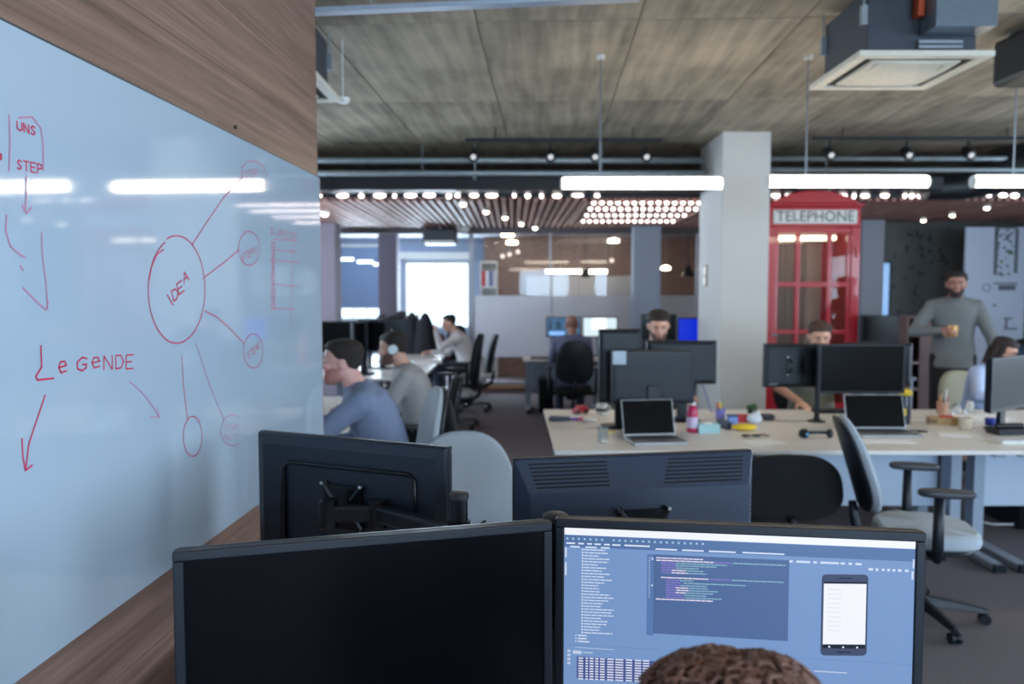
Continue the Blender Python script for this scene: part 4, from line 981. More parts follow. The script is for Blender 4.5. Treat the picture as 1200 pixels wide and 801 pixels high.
p2 = at(652, 606, 1.50)
arm('black pole with brownish cap between the two front monitors carrying both', (p2.x, 1.52), [[(p2.x, 1.52, DZ + zc1 + .05), tuple(v1)], [(p2.x, 1.52, DZ + zc1 - .03), tuple(v2)]], ztop=at(652, 607, 1.52).z - DZ, r=.022)
# ------------------------------------------------------------------ people
skin = mat('warm_skin', (206, 158, 138), .55, noise=(14, .05)); skin_p = mat('pale_pink_skin', (214, 162, 154), .55, noise=(14, .05)); skin_t = mat('tanned_skin', (158, 112, 96), .55, noise=(14, .05))
hair_d = mat('dark_brown_hair', (36, 27, 24), .6, noise=(120, .35), bump=(180, 1)); hair_b = mat('brown_hair', (74, 52, 44), .65, noise=(120, .35), bump=(180, 1))
shoe_m = mat('black_shoe_leather', (28, 26, 26), .4); eye_w = mat('eye_white', (188, 176, 170), .3); eye_d = mat('dark_iris', (40, 28, 24), .2); lip_m = mat('lip_skin', (170, 100, 96), .5)
trou_d = mat('black_trouser_cloth', (26, 24, 27), .85); jean = mat('dark_blue_denim', (50, 58, 80), .85)
HR = [(-.115, .022, .078, .035), (-.098, .040, .089, .0), (-.075, .051, .090, -.035), (-.05, .059, .0885, -.065), (-.025, .066, .088, -.083), (0, .0705, .087, -.093),
      (.028, .0735, .0885, -.098), (.055, .0735, .086, -.097), (.08, .067, .072, -.088), (.1, .048, .046, -.066), (.112, .026, .014, -.036), (.1165, .005, -.008, -.014)]
def head_rings(fn, n=36, sub=3):
    rings = []
    R_ = []
    for i in range(len(HR) - 1):
        for s in range(sub):
            f = s / sub; R_.append(tuple(HR[i][q] * (1 - f) + HR[i + 1][q] * f for q in range(4)))
    R_.append(HR[-1])
    for (z, w_, yf, yb) in R_:
        cy = (yf + yb) / 2; d = (yf - yb) / 2; rg = []
        for j in range(n):
            a = 2 * pi * j / n; x = w_ * cos(a); y = d * sin(a)
            p = V((x, cy + y, z)); nrm = V((x / (w_ * w_ + 1e-5), y / (d * d + 1e-5), z / .013 * .35 * 1.6)).normalized()
            o = fn(p, nrm); rg.append(p + nrm * o)
        rings.append(rg)
    return rings
LP_ = [(-.12, -.066), (-.07, -.06), (-.045, -.03), (-.02, -.004), (.005, .012), (.03, .036), (.05, .062), (.1, .074)]
def interp(y):
    for (a, b), (c, d) in zip(LP_[:-1], LP_[1:]):
        if y <= c: return b + (d - b) * max(0, (y - a) / (c - a))
    return .074
def ik(a, b, l1, l2, hint):
    a = V(a); b = V(b); d = b - a; L_ = d.length
    if L_ > (l1 + l2) * .995: b = a + d * ((l1 + l2) * .995 / L_); d = b - a; L_ = d.length
    x = (l1 * l1 - l2 * l2 + L_ * L_) / (2 * L_); h = sqrt(max(l1 * l1 - x * x, 0)); u = d / L_
    hn = V(hint); hn = (hn - u * hn.dot(u)).normalized(); return a + u * x + hn * h, b
def hand(mb, wr, d, up, side, s=1.0, curl=.6):
    """wr wrist, d pointing direction, up = back-of-hand normal, side=+1 thumb towards +lateral"""
    d = V(d).normalized(); up = V(up); up = (up - d * up.dot(d)).normalized(); lat = d.cross(up) * side
    M_ = Matrix((lat, d, up)).transposed()
    mb.sph(wr + d * .045 * s, (.041 * s, .052 * s, .017 * s), M_, 14, 8)
    mb.rcone(wr - d * .02, .026 * s, wr + d * .02, .026 * s, 10)
    for i, (o, L_) in enumerate(((.030, .068), (.010, .078), (-.011, .072), (-.030, .056))):
        p = wr + d * .082 * s + lat * o * s; a = 0; dirv = d
        for q, f in enumerate((.45, .32, .25)):
            a += curl * (.75 if q == 0 else 1.0); dirv = d * cos(a) - up * sin(a); p2_ = p + dirv * L_ * f * s
            mb.rcone(p, (.0095 - .001 * q) * s, p2_, (.0088 - .001 * q) * s, 8); p = p2_
    p = wr + d * .02 * s + lat * .03 * s; q1 = p + (lat * .75 + d * .6 - up * .3).normalized() * .04 * s; q2 = q1 + (lat * .2 + d * .9 - up * .45).normalized() * .032 * s
    mb.rcone(p, .013 * s, q1, .0105 * s, 8); mb.rcone(q1, .0105 * s, q2, .0085 * s, 8)
def person(label, loc, rz, pose='sit', s=1.0, lean=.12, lift=0.0, yaw=0, nod=.2, roll=0, shirt=None, sleeve='long', trous=trou_d, sk=skin, hair='short', hairm=hair_d, beard=None,
           hl=None, hr=None, hint_l=(-.4, -.2, -1), hint_r=(.4, -.2, -1), curl=.6, side=0, legs=None, upl=(0, 0, 1), upr=(0, 0, 1), vox=.0075, collar=None):
    """local frame: +y forward, +x the person's right side... (x>0 = right when seen from behind)"""
    t = thing('person', label, 'person', (loc[0], loc[1], 0), rz)
    pz = (.545 if pose == 'sit' else .96 * s) + lift
    P = V((0, 0, pz)); up = V((side, sin(lean), cos(lean))).normalized(); fw = V((0, cos(lean), -sin(lean)))
    fw = (fw - up * fw.dot(up)).normalized(); rt = fw.cross(up)
    T0 = .50 * s
    def sp(f): return P + up * (T0 * f) + fw * (.03 * sin(pi * f) * (-1) * s + .02 * f)
    N_ = sp(1.0)
    Hc = N_ + up * .105 * s + V((0, .045 + .05 * nod, .035)) * s * 1.0
    Mh = Matrix.Translation(Hc) @ Matrix.Rotation(yaw, 4, 'Z') @ Matrix.Rotation(-nod, 4, 'X') @ Matrix.Rotation(roll, 4, 'Y') @ Matrix.Scale(s, 4)
    def torso(mb, g):
        rg = []
        for (f, a, b) in ((-.2, .13 if g < 0 else .168, .09 if g < 0 else .122), (-.14, .165 if g < 0 else .174, .115 if g < 0 else .126), (0, .178, .13), (.15, .168, .125), (.35, .155, .118), (.55, .165, .122), (.75, .185, .125), (.88, .185, .112), (.95, .13, .088), (1.0, .075, .068), (1.05, .058, .06)):
            c = sp(f); rg.append([c + rt * ((a + g) * s * math.copysign(abs(cos(q)) ** .85, cos(q))) + fw * ((b + g) * s * math.copysign(abs(sin(q)) ** .9, sin(q))) for q in [2 * pi * j / 28 for j in range(28)]])
        mb.loft(rg)
    SR = sp(.88) + rt * .175 * s; SL = sp(.88) - rt * .175 * s
    if hr is None: hr = (.22, .45, .78) if pose == 'sit' else (.27, .06, .8)
    if hl is None: hl = (-.22, .45, .78) if pose == 'sit' else (-.27, .06, .8)
    ER, WR = ik(SR, V(hr), .285 * s, .255 * s, hint_r); EL, WL = ik(SL, V(hl), .285 * s, .255 * s, hint_l)
    hip = [P + V((e * .095 * s, .02, -.01)) for e in (-1, 1)]
    if legs: kn = [V(legs[0]), V(legs[2])]; an = [V(legs[1]), V(legs[3])]
    elif pose == 'sit': kn = [V((e * .13 * s, .42 * s, pz - .02)) for e in (-1, 1)]; an = [V((e * .13 * s, .38 * s, .09)) for e in (-1, 1)]
    else: kn = [V((e * .1 * s, .03, .51 * s)) for e in (-1, 1)]; an = [V((e * .1 * s, 0, .09)) for e in (-1, 1)]
    body = MB(); torso(body, -.012)
    body.loft(head_rings(lambda p, n_: 0)); k0_ = len(body.v) - len(head_rings(lambda p, n_: 0)) * 36
    for i in range(k0_, len(body.v)): body.v[i] = tuple(Mh @ V(body.v[i]))
    def hs(c, r, M=None): 
        q = MB().sph(c, r, M, 12, 8); body.add([Mh @ V(p) for p in q.v], q.f)
    def hrc(a, ra, b, rb):
        q = MB().rcone(a, ra, b, rb, 10); body.add([Mh @ V(p) for p in q.v], q.f)
    hrc((0, .082, .018), .008, (0, .104, -.022), .0125); hs((.011, .093, -.026), .009); hs((-.011, .093, -.026), .009)
    for e in (-1, 1):
        hs((e * .03, .078, .024), (.024, .012, .008)); hs((e * .038, .07, -.022), (.02, .018, .018)); hs((e * .076, -.008, -.006), (.009, .02, .032)); hs((e * .08, -.014, .004), (.008, .014, .016))
    hs((0, .084, -.052), (.024, .01, .012)); hs((0, .077, -.098), (.02, .014, .014))
    body.rcone(N_ - up * .03, .058 * s, Mh @ V((0, -.025, -.05)), .056 * s, 14)
    for (S_, E_, W_, e, u_) in ((SR, ER, WR, 1, upr), (SL, EL, WL, -1, upl)):
        body.rcone(S_, .052 * s, E_, .040 * s); body.rcone(E_, .040 * s, W_, .027 * s)
        hand(body, W_, (W_ - E_), u_, e if V(u_).z >= 0 else -e, s, curl)
    for (h_2, k_, a_) in zip(hip, kn, an):
        body.rcone(h_2, .078 * s, k_, .052 * s); body.rcone(k_, .052 * s, a_, .036 * s); body.rcone(a_, .036, a_ + V((0, .1, -.05)), .03)
    body.build('body', sk, t, remesh=vox, sm=3)
    # garments
    sh_ = MB(); torso(sh_, .008)
    for (S_, E_, W_) in ((SR, ER, WR), (SL, EL, WL)):
        sh_.rcone(sp(.9).lerp(S_, .35), .088 * s, S_ - up * .006, .07 * s); sh_.rcone(S_ - up * .05 - (S_ - sp(.88)) * .25, .07 * s, S_, .066 * s)
        sh_.rcone(S_, .068 * s, E_.lerp(S_, .0 if sleeve == 'long' else .35), (.052 if sleeve == 'long' else .062) * s)
        if sleeve == 'long': sh_.rcone(E_, .052 * s, W_.lerp(E_, .06), .037 * s)
    sh_.build('shirt', shirt, t, remesh=.0095, sm=12)
    if collar: MB().tube([N_ - up * .005 + rt * (.066 * s * cos(a)) + fw * (.066 * s * sin(a)) + up * (-.012 * sin(a)) for a in [2 * pi * j / 20 for j in range(21)]], .012, 8).build('collar', collar, t, smooth=True)
    tr_ = MB()
    tr_.loft([[P + up * (T0 * f) + rt * ((a) * s * cos(q)) + fw * (b * s * sin(q)) for q in [2 * pi * j / 24 for j in range(24)]] for (f, a, b) in ((-.25, .12, .09), (-.15, .172, .125), (-.02, .183, .136), (.06, .180, .134))])
    for (h_2, k_, a_) in zip(hip, kn, an): tr_.rcone(h_2, .094 * s, k_, .068 * s); tr_.rcone(k_, .068 * s, a_, .052 * s)
    tr_.build('trousers', trous, t, remesh=.011, sm=4)
    for a_ in an:
        MB().loft([[a_ + V((x * w_, y, z - a_.z)) for (x, z) in ((-1, .004), (1, .004), (1, .03), (.7, hgt), (-.7, hgt), (-1, .03))] for (y, w_, hgt) in ((-.07, .03, .07), (-.04, .038, .09), (.04, .042, .085), (.12, .046, .055), (.17, .042, .045), (.2, .025, .035))]).build('shoe', shoe_m, t, bevel=.006)
    # face details
    for e in (-1, 1):
        q = MB().sph((e * .0305, .0775, .006), (.0115, .0105, .0062), seg=12); eo = MB(); eo.add([Mh @ V(p) for p in q.v], q.f); ey = eo.build('eye', eye_w, t, smooth=True)
        q = MB().sph((e * .0305, .0845, .0055), .0050, seg=10); eo = MB(); eo.add([Mh @ V(p) for p in q.v], q.f); eo.build('iris', eye_d, ey, smooth=True)
        q = MB().tube([(e * .014, .0935, .022), (e * .03, .0915, .028), (e * .046, .083, .023)], [.003, .0042, .0025], 6); eo = MB(); eo.add([Mh @ V(p) for p in q.v], q.f); eo.build('eyebrow', hairm, t, smooth=True)
    q = MB().sph((0, .0915, -.051), (.02, .0048, .0058), seg=12); eo = MB(); eo.add([Mh @ V(p) for p in q.v], q.f); eo.build('mouth', lip_m, t, smooth=True)
    # hair
    rh_ = random.Random(hash(label) % 1000 if False else len(label))
    def hf(p, n_):
        front = p.y > .045
        line = interp(p.y)
        if hair == 'long': line = .06 if p.y > .03 else -.075
        if hair == 'bald': return .001 if (p.z < .05 and p.z > -.05 and p.y < 0) else -.01
        k_ = (p.z - line) / .014
        k_ = max(-1, min(1, k_)); th_ = (.008 + .009 * max(0, min(1, p.z / .07))) if hair != 'curly' else .02
        if hair == 'long': th_ = .016
        return (-.01 + (th_ + .01) * (k_ + 1) / 2) + (rh_.uniform(-.0015, .0015) if k_ > 0 else 0)
    hm = MB(); hm.loft([[Mh @ p for p in rg] for rg in head_rings(hf)])
    if hair == 'long':
        for e in (-1, 1): hm.rcone(Mh @ V((e * .072, -.03, .02)), .03 * s, Mh @ V((e * .075, -.05, -.13)), .028 * s, 12)
        hm.rcone(Mh @ V((0, -.085, -.02)), .05 * s, Mh @ V((0, -.085, -.2)), .045 * s, 12)
    ho = hm.build('hair', hairm, t, smooth=True)
    if beard:
        def bf(p, n_):
            if p.z < -.02 and p.y > .0:
                k_ = min(1, (-.02 - p.z) / .02); 
                if abs(p.x) < .022 and p.z > -.066 and p.y > .06: return -.004
                return -.006 + .013 * k_
            return -.008
        MB().loft([[Mh @ p for p in rg] for rg in head_rings(bf)]).build('beard', beard, t, smooth=True)
    t['_'] = 0; del t['_']
    return t, Mh, (WR, WL, ER, EL)
def piece(mb, Mh, name, m, t):
    q = MB().add([Mh @ V(p) for p in mb.v], mb.f); return q.build(name, m, t, smooth='a')

blueshirt = mat('blue_grey_sweater', (126, 140, 170), .9, noise=(40, .06), bump=(160, .5))
greyshirt = mat('grey_marl_sweater', (164, 162, 164), .9, noise=(60, .1), bump=(160, .5))
whiteshirt = mat('pale_beige_shirt', (206, 200, 200), .85, noise=(20, .04))
slate = mat('slate_blue_shirt', (104, 106, 134), .9, noise=(20, .05))
camo = mat('grey_green_camouflage', (128, 128, 116), .9, noise=(9, .45))
lblue = mat('light_blue_shirt', (172, 190, 226), .85, noise=(20, .05), bump=(30, .4))
greyknit = mat('mid_grey_knit', (112, 116, 118), .92, noise=(70, .08), bump=(200, .5))
# P1 blue-grey sweater man, profile left, hand on chin
g = at(405, 425, 4.45)
person('man in blue-grey sweater seated in profile beside the board wall, chin on hand', (-.68, 4.40), pi / 2 + .12, s=1.07, lean=.30, lift=.07, yaw=-.05, nod=.02, shirt=blueshirt, sk=skin_p, hl=(-.10, .40, 1.13), hr=(.15, .45, .79), beard=mat('short_stubble', (172, 120, 110), .7), hint_l=(-.3, .6, -1), upl=(0, 1, .2))
chair('grey chair with black shell under the man in blue-grey sweater', (-.72, 4.42), pi / 2 + .3, fab_g, fab_g, sh=.46, bh=.30, lean=.12)
# P2 headphones
p_, Mh_, _w = person('man in grey sweater with white headphones behind the man in blue', (-.68, 5.95), pi / 2 + .05, s=1.05, lean=.22, lift=.03, nod=.12, shirt=greyshirt, sk=skin, beard=mat('dark_stubble', (96, 70, 62), .7), hl=(-.2, .52, .8), hr=(.2, .52, .8))
hp = MB().tube([(.092 * cos(a), -.005, .13 * sin(a) + .0) for a in [pi * j / 16 for j in range(17)]], .008, 8)
piece(hp, Mh_, 'headphone_band', black, p_)
for e in (-1, 1): piece(MB().cyl((e * .082, -.005, -.005), (e * .112, -.005, -.005), .036, .03, 20), Mh_, 'headphone_cup', mat('white_headphone_shell', (225, 232, 240), .3), p_); piece(MB().cyl((e * .074, -.005, -.005), (e * .084, -.005, -.005), .04, .04, 20), Mh_, 'headphone_cushion', black, p_)
chair('black chair of the man with headphones', (-.72, 5.98), pi / 2 + .1, sh=.45, lean=.12, bh=.26)
# P3 white shirt
person('man in pale shirt with hand at his face at the far left desk', (-.62, 11.0), pi / 2 + .15, s=1.0, lean=.30, lift=.07, nod=.18, shirt=whiteshirt, sk=skin, hl=(-.1, .44, 1.12), hr=(.2, .5, .8), sleeve='long', trous=jean, hint_l=(-.3, .5, -1), upl=(0, 1, .2))
chair('grey chair with black shell of the man in pale shirt', (-.58, 11.0), pi / 2 - .1, fab_g, fab_g, sh=.46, lean=.2, bh=.28)
chair('empty black swivel chair with pale seat in the aisle beside the far left desks', (-.70, 9.6), pi / 2 - .1, fab_b, fab_b, seatm=fab_g, sh=.46, lean=.12, bh=.32)
# far people at left
maroon = mat('maroon_jumper', (92, 40, 54), .9); bluecap = mat('bright_blue_cloth', (40, 98, 196), .8)
p_, Mh_, _w = person('person in maroon top with bright blue cap bent over the far left desk', (at(516, 340, 12.8).x - .0, 12.8), pi / 2 + .9, s=.95, lean=.4, nod=.5, shirt=maroon, trous=jean, vox=.012)
cm = MB(); cm.loft([r for r in head_rings(lambda p, n_: (.022 if p.z > .03 else -.01))]); cm.box(-.06, .06, .06, .17, .05, .06); piece(cm, Mh_, 'cap', bluecap, p_)
chair('chair of the person with the blue cap', (at(516, 340, 12.8).x + .06, 12.8), pi / 2 + .9, sh=.46, arms=False)
person('dark-haired person in the far left row, left of the two before the window', (at(455, 340, 12.95).x, 12.95), pi * .5 + 1.0, s=.98, lean=.15, shirt=mat('dull_mauve_top', (96, 80, 88), .9), sk=skin_t, vox=.012)
chair('chair under the left one of two dark-haired people before the window', (at(455, 340, 12.95).x + .02, 12.95), pi * .5 + 1.0, sh=.46, arms=False)
person('dark-haired person in the far left row, right of the two before the window', (at(474, 340, 13.9).x, 13.9), pi * .5 + 1.2, s=1.02, lean=.05, shirt=mat('black_top', (34, 32, 38), .9), sk=skin_t, vox=.012)
chair('chair under the right one of two dark-haired people before the window', (at(474, 340, 13.9).x + .02, 13.9), pi * .5 + 1.2, sh=.46, arms=False)
# coats on a stand
cs = thing('coat_stand', 'coat stand draped in dark coats before the far window', 'coat stand', (at(489, 340, 11.8).x, 11.85, 0))
MB().cyl((0, 0, .02), (0, 0, 1.32), .02, n=12).cyl((0, 0, 0), (0, 0, .025), .2, n=24).build('stand_pole', black, cs, smooth='a')
for i, (dx_, z_, r_) in enumerate(((-.1, 1.36, .12), (.12, 1.33, .13))):
    MB().tube([(0, 0, 1.2), (dx_ * .6, 0, 1.24), (dx_, 0, z_)], .012, 8).build('hook', black, cs, smooth=True)
ct = mat('black_coat_cloth', (24, 24, 32), .9, bump=(20, 1))
for i, dx_ in enumerate((-.1, .12)):
    c_ = MB().lathe([(.02, 1.34), (.05, 1.3), (.11, 1.15), (.15, .9), (.17, .6), (.18, .42), (.15, .4)], (0, 0, 0), 18)
    c_.v = [(x * 1.1 + dx_ + .012 * sin(7 * atan2(y, x)), y * .7 - .12 * (i * 2 - 1) * .8, z) for x, y, z in c_.v]
    o = c_.build('coat', ct, None, smooth=True); o.location = cs.location; tag(o, ('left' if i == 0 else 'right') + ' black coat hanging on the coat stand by the window', 'coat')
# P4 from behind
person('bald man in slate blue shirt seen from behind at two lit screens', (at(671, 340, 9.95).x, 9.95), .0, s=1.04, lean=.06, lift=.02, nod=.1, shirt=slate, sk=skin_t, hair='bald', hairm=mat('shaved_hair', (120, 84, 72), .7), hl=(-.2, .46, .79), hr=(.2, .46, .79), trous=jean)
chair('black office chair of the bald man, back to the camera', (at(672, 340, 9.9).x, 9.9), 0, sh=.47, lean=.1, bh=.27, bw_=.26)
# P5
person('dark-haired man looking down behind the monitors of the middle desk', (at(770, 340, 6.55).x, 6.62), pi - .0, s=1.07, lean=.1, lift=.15, nod=.35, yaw=-.05, shirt=mat('dark_navy_top', (44, 50, 66), .9), sk=skin, hl=(-.2, .4, .83), hr=(.2, .4, .83), beard=mat('dark_stubble', (96, 70, 62), .7))
chair('black chair of the dark-haired man behind the middle monitors', (at(768, 340, 6.6).x + .0, 6.72), pi + .2, sh=.56, arms=False)
# P6
person('short-haired man in camouflage shirt behind the two right desk monitors', (at(955, 340, 6.6).x, 6.62), pi - .05, s=1.06, lean=.12, lift=.07, nod=.3, yaw=-.1, shirt=camo, sleeve='short', sk=skin, hairm=hair_b, hr=(.24, .46, .785), hl=(-.2, .40, .785), hint_r=(1, -.1, -.6))
chair('chair of the man in camouflage shirt', (at(955, 340, 6.6).x, 6.72), pi - .05, sh=.50, arms=False)
# P7 standing
pm7, Mh7, w7 = person('standing bearded man in grey sweater holding an amber glass', (at(1119, 340, 7.55).x, 7.55), pi - .38, pose='stand', s=1.075, lean=.0, nod=.06, yaw=-.05, shirt=greyknit, sk=skin_t, hair='short', hairm=hair_d, beard=mat('dark_beard', (48, 34, 30), .8), collar=greyknit,
      hr=(.13, .27, 1.29), hl=(-.36, .16, .96), hint_r=(1, -.3, -.5), hint_l=(-1, -.2, -.3), curl=.9, legs=((-.11, .06, .53), (-.12, -.04, .09), (.12, .02, .53), (.14, .05, .09)), upr=(.2, 1, .4))
wq = pm7.matrix_basis @ (w7[0])
amb = mat('amber_drink', (196, 140, 60), .2, noise=(40, .3))
gl_ = thing('drinking_glass', 'faceted amber glass held by the standing man in grey', 'glass', (wq.x + .075, wq.y - .05, wq.z - .05))
MB().lathe([(.030, 0), (.038, .005), (.045, .05), (.043, .1), (.036, .1), (.034, .03), (.001, .012)], n=10).build('glass_bowl', amb, gl_)
# P8 woman
wm, Mh8, w8 = person('woman in light blue shirt with black glasses seated at right desk end', (at(1158, 340, 6.6).x, 6.66), pi + .35, s=.97, lean=.22, lift=.02, nod=.35, yaw=.25, shirt=lblue, sk=skin, hair='long', hairm=mat('very_dark_hair', (38, 24, 24), .5, bump=(150, 1)), hr=(.2, .46, .79), hl=(-.16, .46, .79), hint_r=(1, 0, -.6), trous=jean)
for e in (-1, 1): piece(MB().tube([(e * (.031 + .022 * cos(a)), .1 - .004 * cos(a) * e, .004 + .017 * sin(a)) for a in [2 * pi * j / 16 for j in range(17)]], .0028, 6), Mh8, 'glasses_rim', black, wm); piece(MB().tube([(e * .053, .098, .008), (e * .077, .05, .01), (e * .082, -.01, .006)], .0022, 6), Mh8, 'glasses_arm', black, wm)
piece(MB().tube([(-.009, .1, .006), (0, .104, .009), (.009, .1, .006)], .0025, 6), Mh8, 'glasses_bridge', black, wm)
chair('cream chair of the woman in light blue shirt', (at(1166, 340, 6.7).x, 6.84), pi + .1, fab_c, fab_c, shell=fab_c, sh=.45, arms=False, bh=.22)
# P9 sliver at the right edge
person('person in dark teal top cut off by the right photo edge', (at(1215, 340, 8.6).x, 8.6), pi - .3, s=1.02, lean=.1, shirt=mat('dark_teal_top', (38, 66, 84), .9), sk=skin, vox=.01)
chair('chair of the person at the right photo edge', (at(1215, 340, 8.7).x, 8.68), pi - .3, sh=.47, arms=False)
# P0 the programmer in the foreground
p0_, Mh0, w0 = person('curly brown-haired programmer seen from above at the blue code screen', (.225, .64), -.08, s=.95, lean=.14, lift=.018, nod=.25, shirt=mat('charcoal_hoodie', (58, 60, 68), .9), hair='curly', hairm=mat('curly_brown_hair', (112, 78, 66), .7, noise=(60, .4)), sk=skin, hl=(-.16, .40, .79), hr=(.18, .40, .79), trous=jean)
# shift the figure so that the crown sits where the photo shows it
crown = p0_.matrix_basis @ (Mh0 @ V((0, -.01, .14)))
tgt = at(858, 757, .80)
print('P0 crown', crown, tgt)
p0_.location.x += tgt.x - crown.x; p0_.location.y += tgt.y - crown.y
curls = MB(); rc = random.Random(2)
rgs = [p for rg in head_rings(lambda p, n_: .024) for p in rg]
for i in range(1900):
    p = rc.choice(rgs) * rc.uniform(.97, 1.08)
    if p.z < .055 and (p.y > .03 or p.z < -.04): continue
    q = Mh0 @ p; nrm = (Mh0.to_3x3() @ (p - V((0, -.005, 0)))).normalized(); tv = V((rc.uniform(-1, 1), rc.uniform(-1, 1), rc.uniform(-1, 1))).cross(nrm).normalized()
    bv = nrm.cross(tv); r = rc.uniform(.005, .012); pts = []
    for k_ in range(7):
        a = k_ * 1.15; pts.append(q + tv * (r * cos(a)) + bv * (r * sin(a)) + nrm * (.0016 * k_ - .004) + V((0, 0, -.0015 * k_)))
    curls.tube(pts, [.002, .003, .0034, .003, .0026, .002, .0008], 5)
stuff(curls.build('hair_curls', MATS['curly_brown_hair'], p0_, smooth=True))
chair('black office chair of the programmer in the foreground', (p0_.location.x, p0_.location.y - .02), -.08, sh=.45, arms=False, bh=.24)

# jacket on P1's chair
jk = mat('dark_jacket_cloth', (40, 38, 42), .95, bump=(30, 1))
def jacket(label, M_, w=.27, h=.5):
    m_ = MB(); rings = []
    for (zz, ww, d0) in ((0, .12, .03), (-.05, .2, .05), (-.15, .26, .065), (-.3, .27, .07), (-.45, .28, .075), (-h, .26, .06)):
        rings.append([V(((ww * cos(a)) + .008 * sin(9 * a), d0 * sin(a) + .01 * cos(7 * a + zz * 20), zz)) for a in [2 * pi * j / 36 for j in range(36)]])
    m_.loft(rings); o = m_.build('jacket', jk, None, smooth=True); o.matrix_basis = M_; tag(o, label, 'jacket'); return o
jacket('dark jacket draped over the back of the nearest left chair', Matrix.Translation((-.42, 4.62, 1.05)) @ Matrix.Rotation(pi / 2 + .3, 4, 'Z') @ Matrix.Rotation(-.16, 4, 'X') @ Matrix.Scale(.8, 4))

# ------------------------------------------------------------------ equipment on the middle desk cluster
def onz(px, py): q = atz(px, py, DZ); return q.x, q.y
def mon_px(label, pl, pr, yaw, Y, top, **kw):
    a = at(pl, top, Y); b = at(pr, top, Y); W = (b.x - a.x) / max(cos(yaw), .3); H_ = kw.pop('H', .36)
    return monitor(label, ((a.x + b.x) / 2, Y, DZ), yaw + (pi if kw.pop('flip', False) else 0), W=W, H=H_, zc=a.z - DZ - H_ / 2, **kw)
mA = mon_px('tall black monitor turned sideways at the left end of the middle desk', 701, 751, 0, 5.35, 385, flip=True, H=.50, depth=.05)
mB_ = mon_px('black monitor seen from behind with a pale paper label at its corner, middle desk', 716, 813, 0, 5.12, 410, flip=True, H=.345, depth=.045)
lab = bx('paper_label', paper, mB_, .0, .09, .0, .0, 0, 0, 0) if False else None
w_ = 0
def lbl(mon, px, py, Y, ww, hh):
    p = at(px, py, Y) ; q = mon.matrix_basis.inverted() @ p
    o = MB().box(q.x - ww / 2, q.x + ww / 2, .0455, .0485, q.z - hh / 2, q.z + hh / 2).build('paper_label', mat('pale_label_paper', (190, 202, 214), .7), mon); return o
lbl(mB_, 726, 419, 5.07, .085, .085)
mC = mon_px('black monitor behind the labelled one, right side of the pair', 757, 839, 0, 5.62, 398.5, flip=True, H=.31, depth=.05)
mD = mon_px('black monitor with four mount screws seen from behind, right half of the middle desk', 894, 966, 0, 5.6, 402, flip=True, H=.31, depth=.05, mount='vesa')
lbl(mD, 907, 448, 5.55, .06, .03)
mE = mon_px('dark switched-off monitor in front of the camouflage shirt man', 960, 1062, 0, 5.32, 403, H=.335)
mF = mon_px('black monitor mostly hidden behind the dark switched-off one', 990, 1067, 0, 5.72, 401, flip=True, H=.31)
g_l = at(1163, 420, 5.0)
mG = monitor('angled black monitor at the right photo edge before the woman', (g_l.x + .25, 5.175, DZ), .62, W=.61, H=.35, zc=g_l.z - DZ - .175, scr=mat('dim_grey_screen', (30, 31, 34), .45, noise=(3, .2), spec=.2))
mH = mon_px('black monitor standing by the far grey post', 1009, 1054, 0, 8.6, 369, H=.3)
bx_l = thing('side_table', 'small grey table under the black monitor by the far grey post', 'table', (mH.location.x, mH.location.y + .05, 0))
bx('table_top', legm, bx_l, -.3, .3, -.28, .25, DZ - .025, DZ, .003)
for sx in (-1, 1):
    for sy in (-1, 1): bx('leg', legm, bx_l, sx * .27 - .015, sx * .27 + .015, sy * .22 - .015, sy * .22 + .015, 0, DZ - .025, .002)
# stand pole of D/E with clamp
x_, y_ = at(958, 500, 5.5).x, 5.52
pt = thing('monitor_pole', 'black pole with a foot plate holding the four-screw monitor', 'monitor stand', (x_, y_, DZ))
MB().cyl((0, 0, .01), (0, 0, .52), .018, n=16).build('pole', black, pt, smooth='a')
MB().lathe([(.06, 0), (.06, .008), (.03, .014), (.02, .03)]).build('foot_plate', black, pt, smooth='a')
bx('cross_arm', black, pt, -.16, .02, .03, .05, .3, .34, .006)
# screens for the bald man
scr1 = mat('teal_blue_desktop_screen', (70, 118, 160), .3, emis=.5); scr2 = mat('pale_white_screen', (205, 226, 232), .3, emis=.9)
def far_mon(label, pl, pr, top, Y, sm_, H_=.29):
    a = at(pl, top, Y); b = at(pr, top, Y); m_ = monitor(label, ((a.x + b.x) / 2, Y, DZ), 0, W=b.x - a.x, H=H_, zc=a.z - DZ - H_ / 2, scr=sm_); return m_
m_ = far_mon('lit blue monitor left of the bald man', 640, 680.5, 371, 11.15, scr1)
sc1 = [o for o in kids(m_) if o.name.startswith('screen')][0]
zc_ = at(0, 371, 11.15).z - DZ - .145
MB().box(-.2, .02, .0025, .0038, zc_ - .115, zc_ - .06).build('taskbar_glow', mat('bright_blue_window', (130, 180, 245), .3, emis=.9), sc1)
MB().box(-.2, -.16, .0025, .0038, zc_ - .04, zc_ + .1).box(-.1, -.04, .0025, .0038, zc_ - .03, zc_ + .08).build('window_panes', mat('dark_window_pane', (44, 74, 104), .3, emis=.4), sc1)
m_ = far_mon('lit pale monitor right of the bald man', 682.5, 724, 371, 11.15, scr2)
sc2 = [o for o in kids(m_) if o.name.startswith('screen')][0]
MB().box(-.11, .08, .0025, .0038, zc_ - .03, zc_ + .12).build('white_window', mat('white_window', (250, 252, 255), .3, emis=1.5), sc2)
far_mon('black monitor behind the dark-haired man', 751, 793, 368, 9.6, off, .32)
m_ = far_mon('monitor glowing plain deep blue beside the white pillar', 794, 824, 372, 9.62, mat('deep_blue_screen', (10, 46, 210), .3, emis=.75), .3)
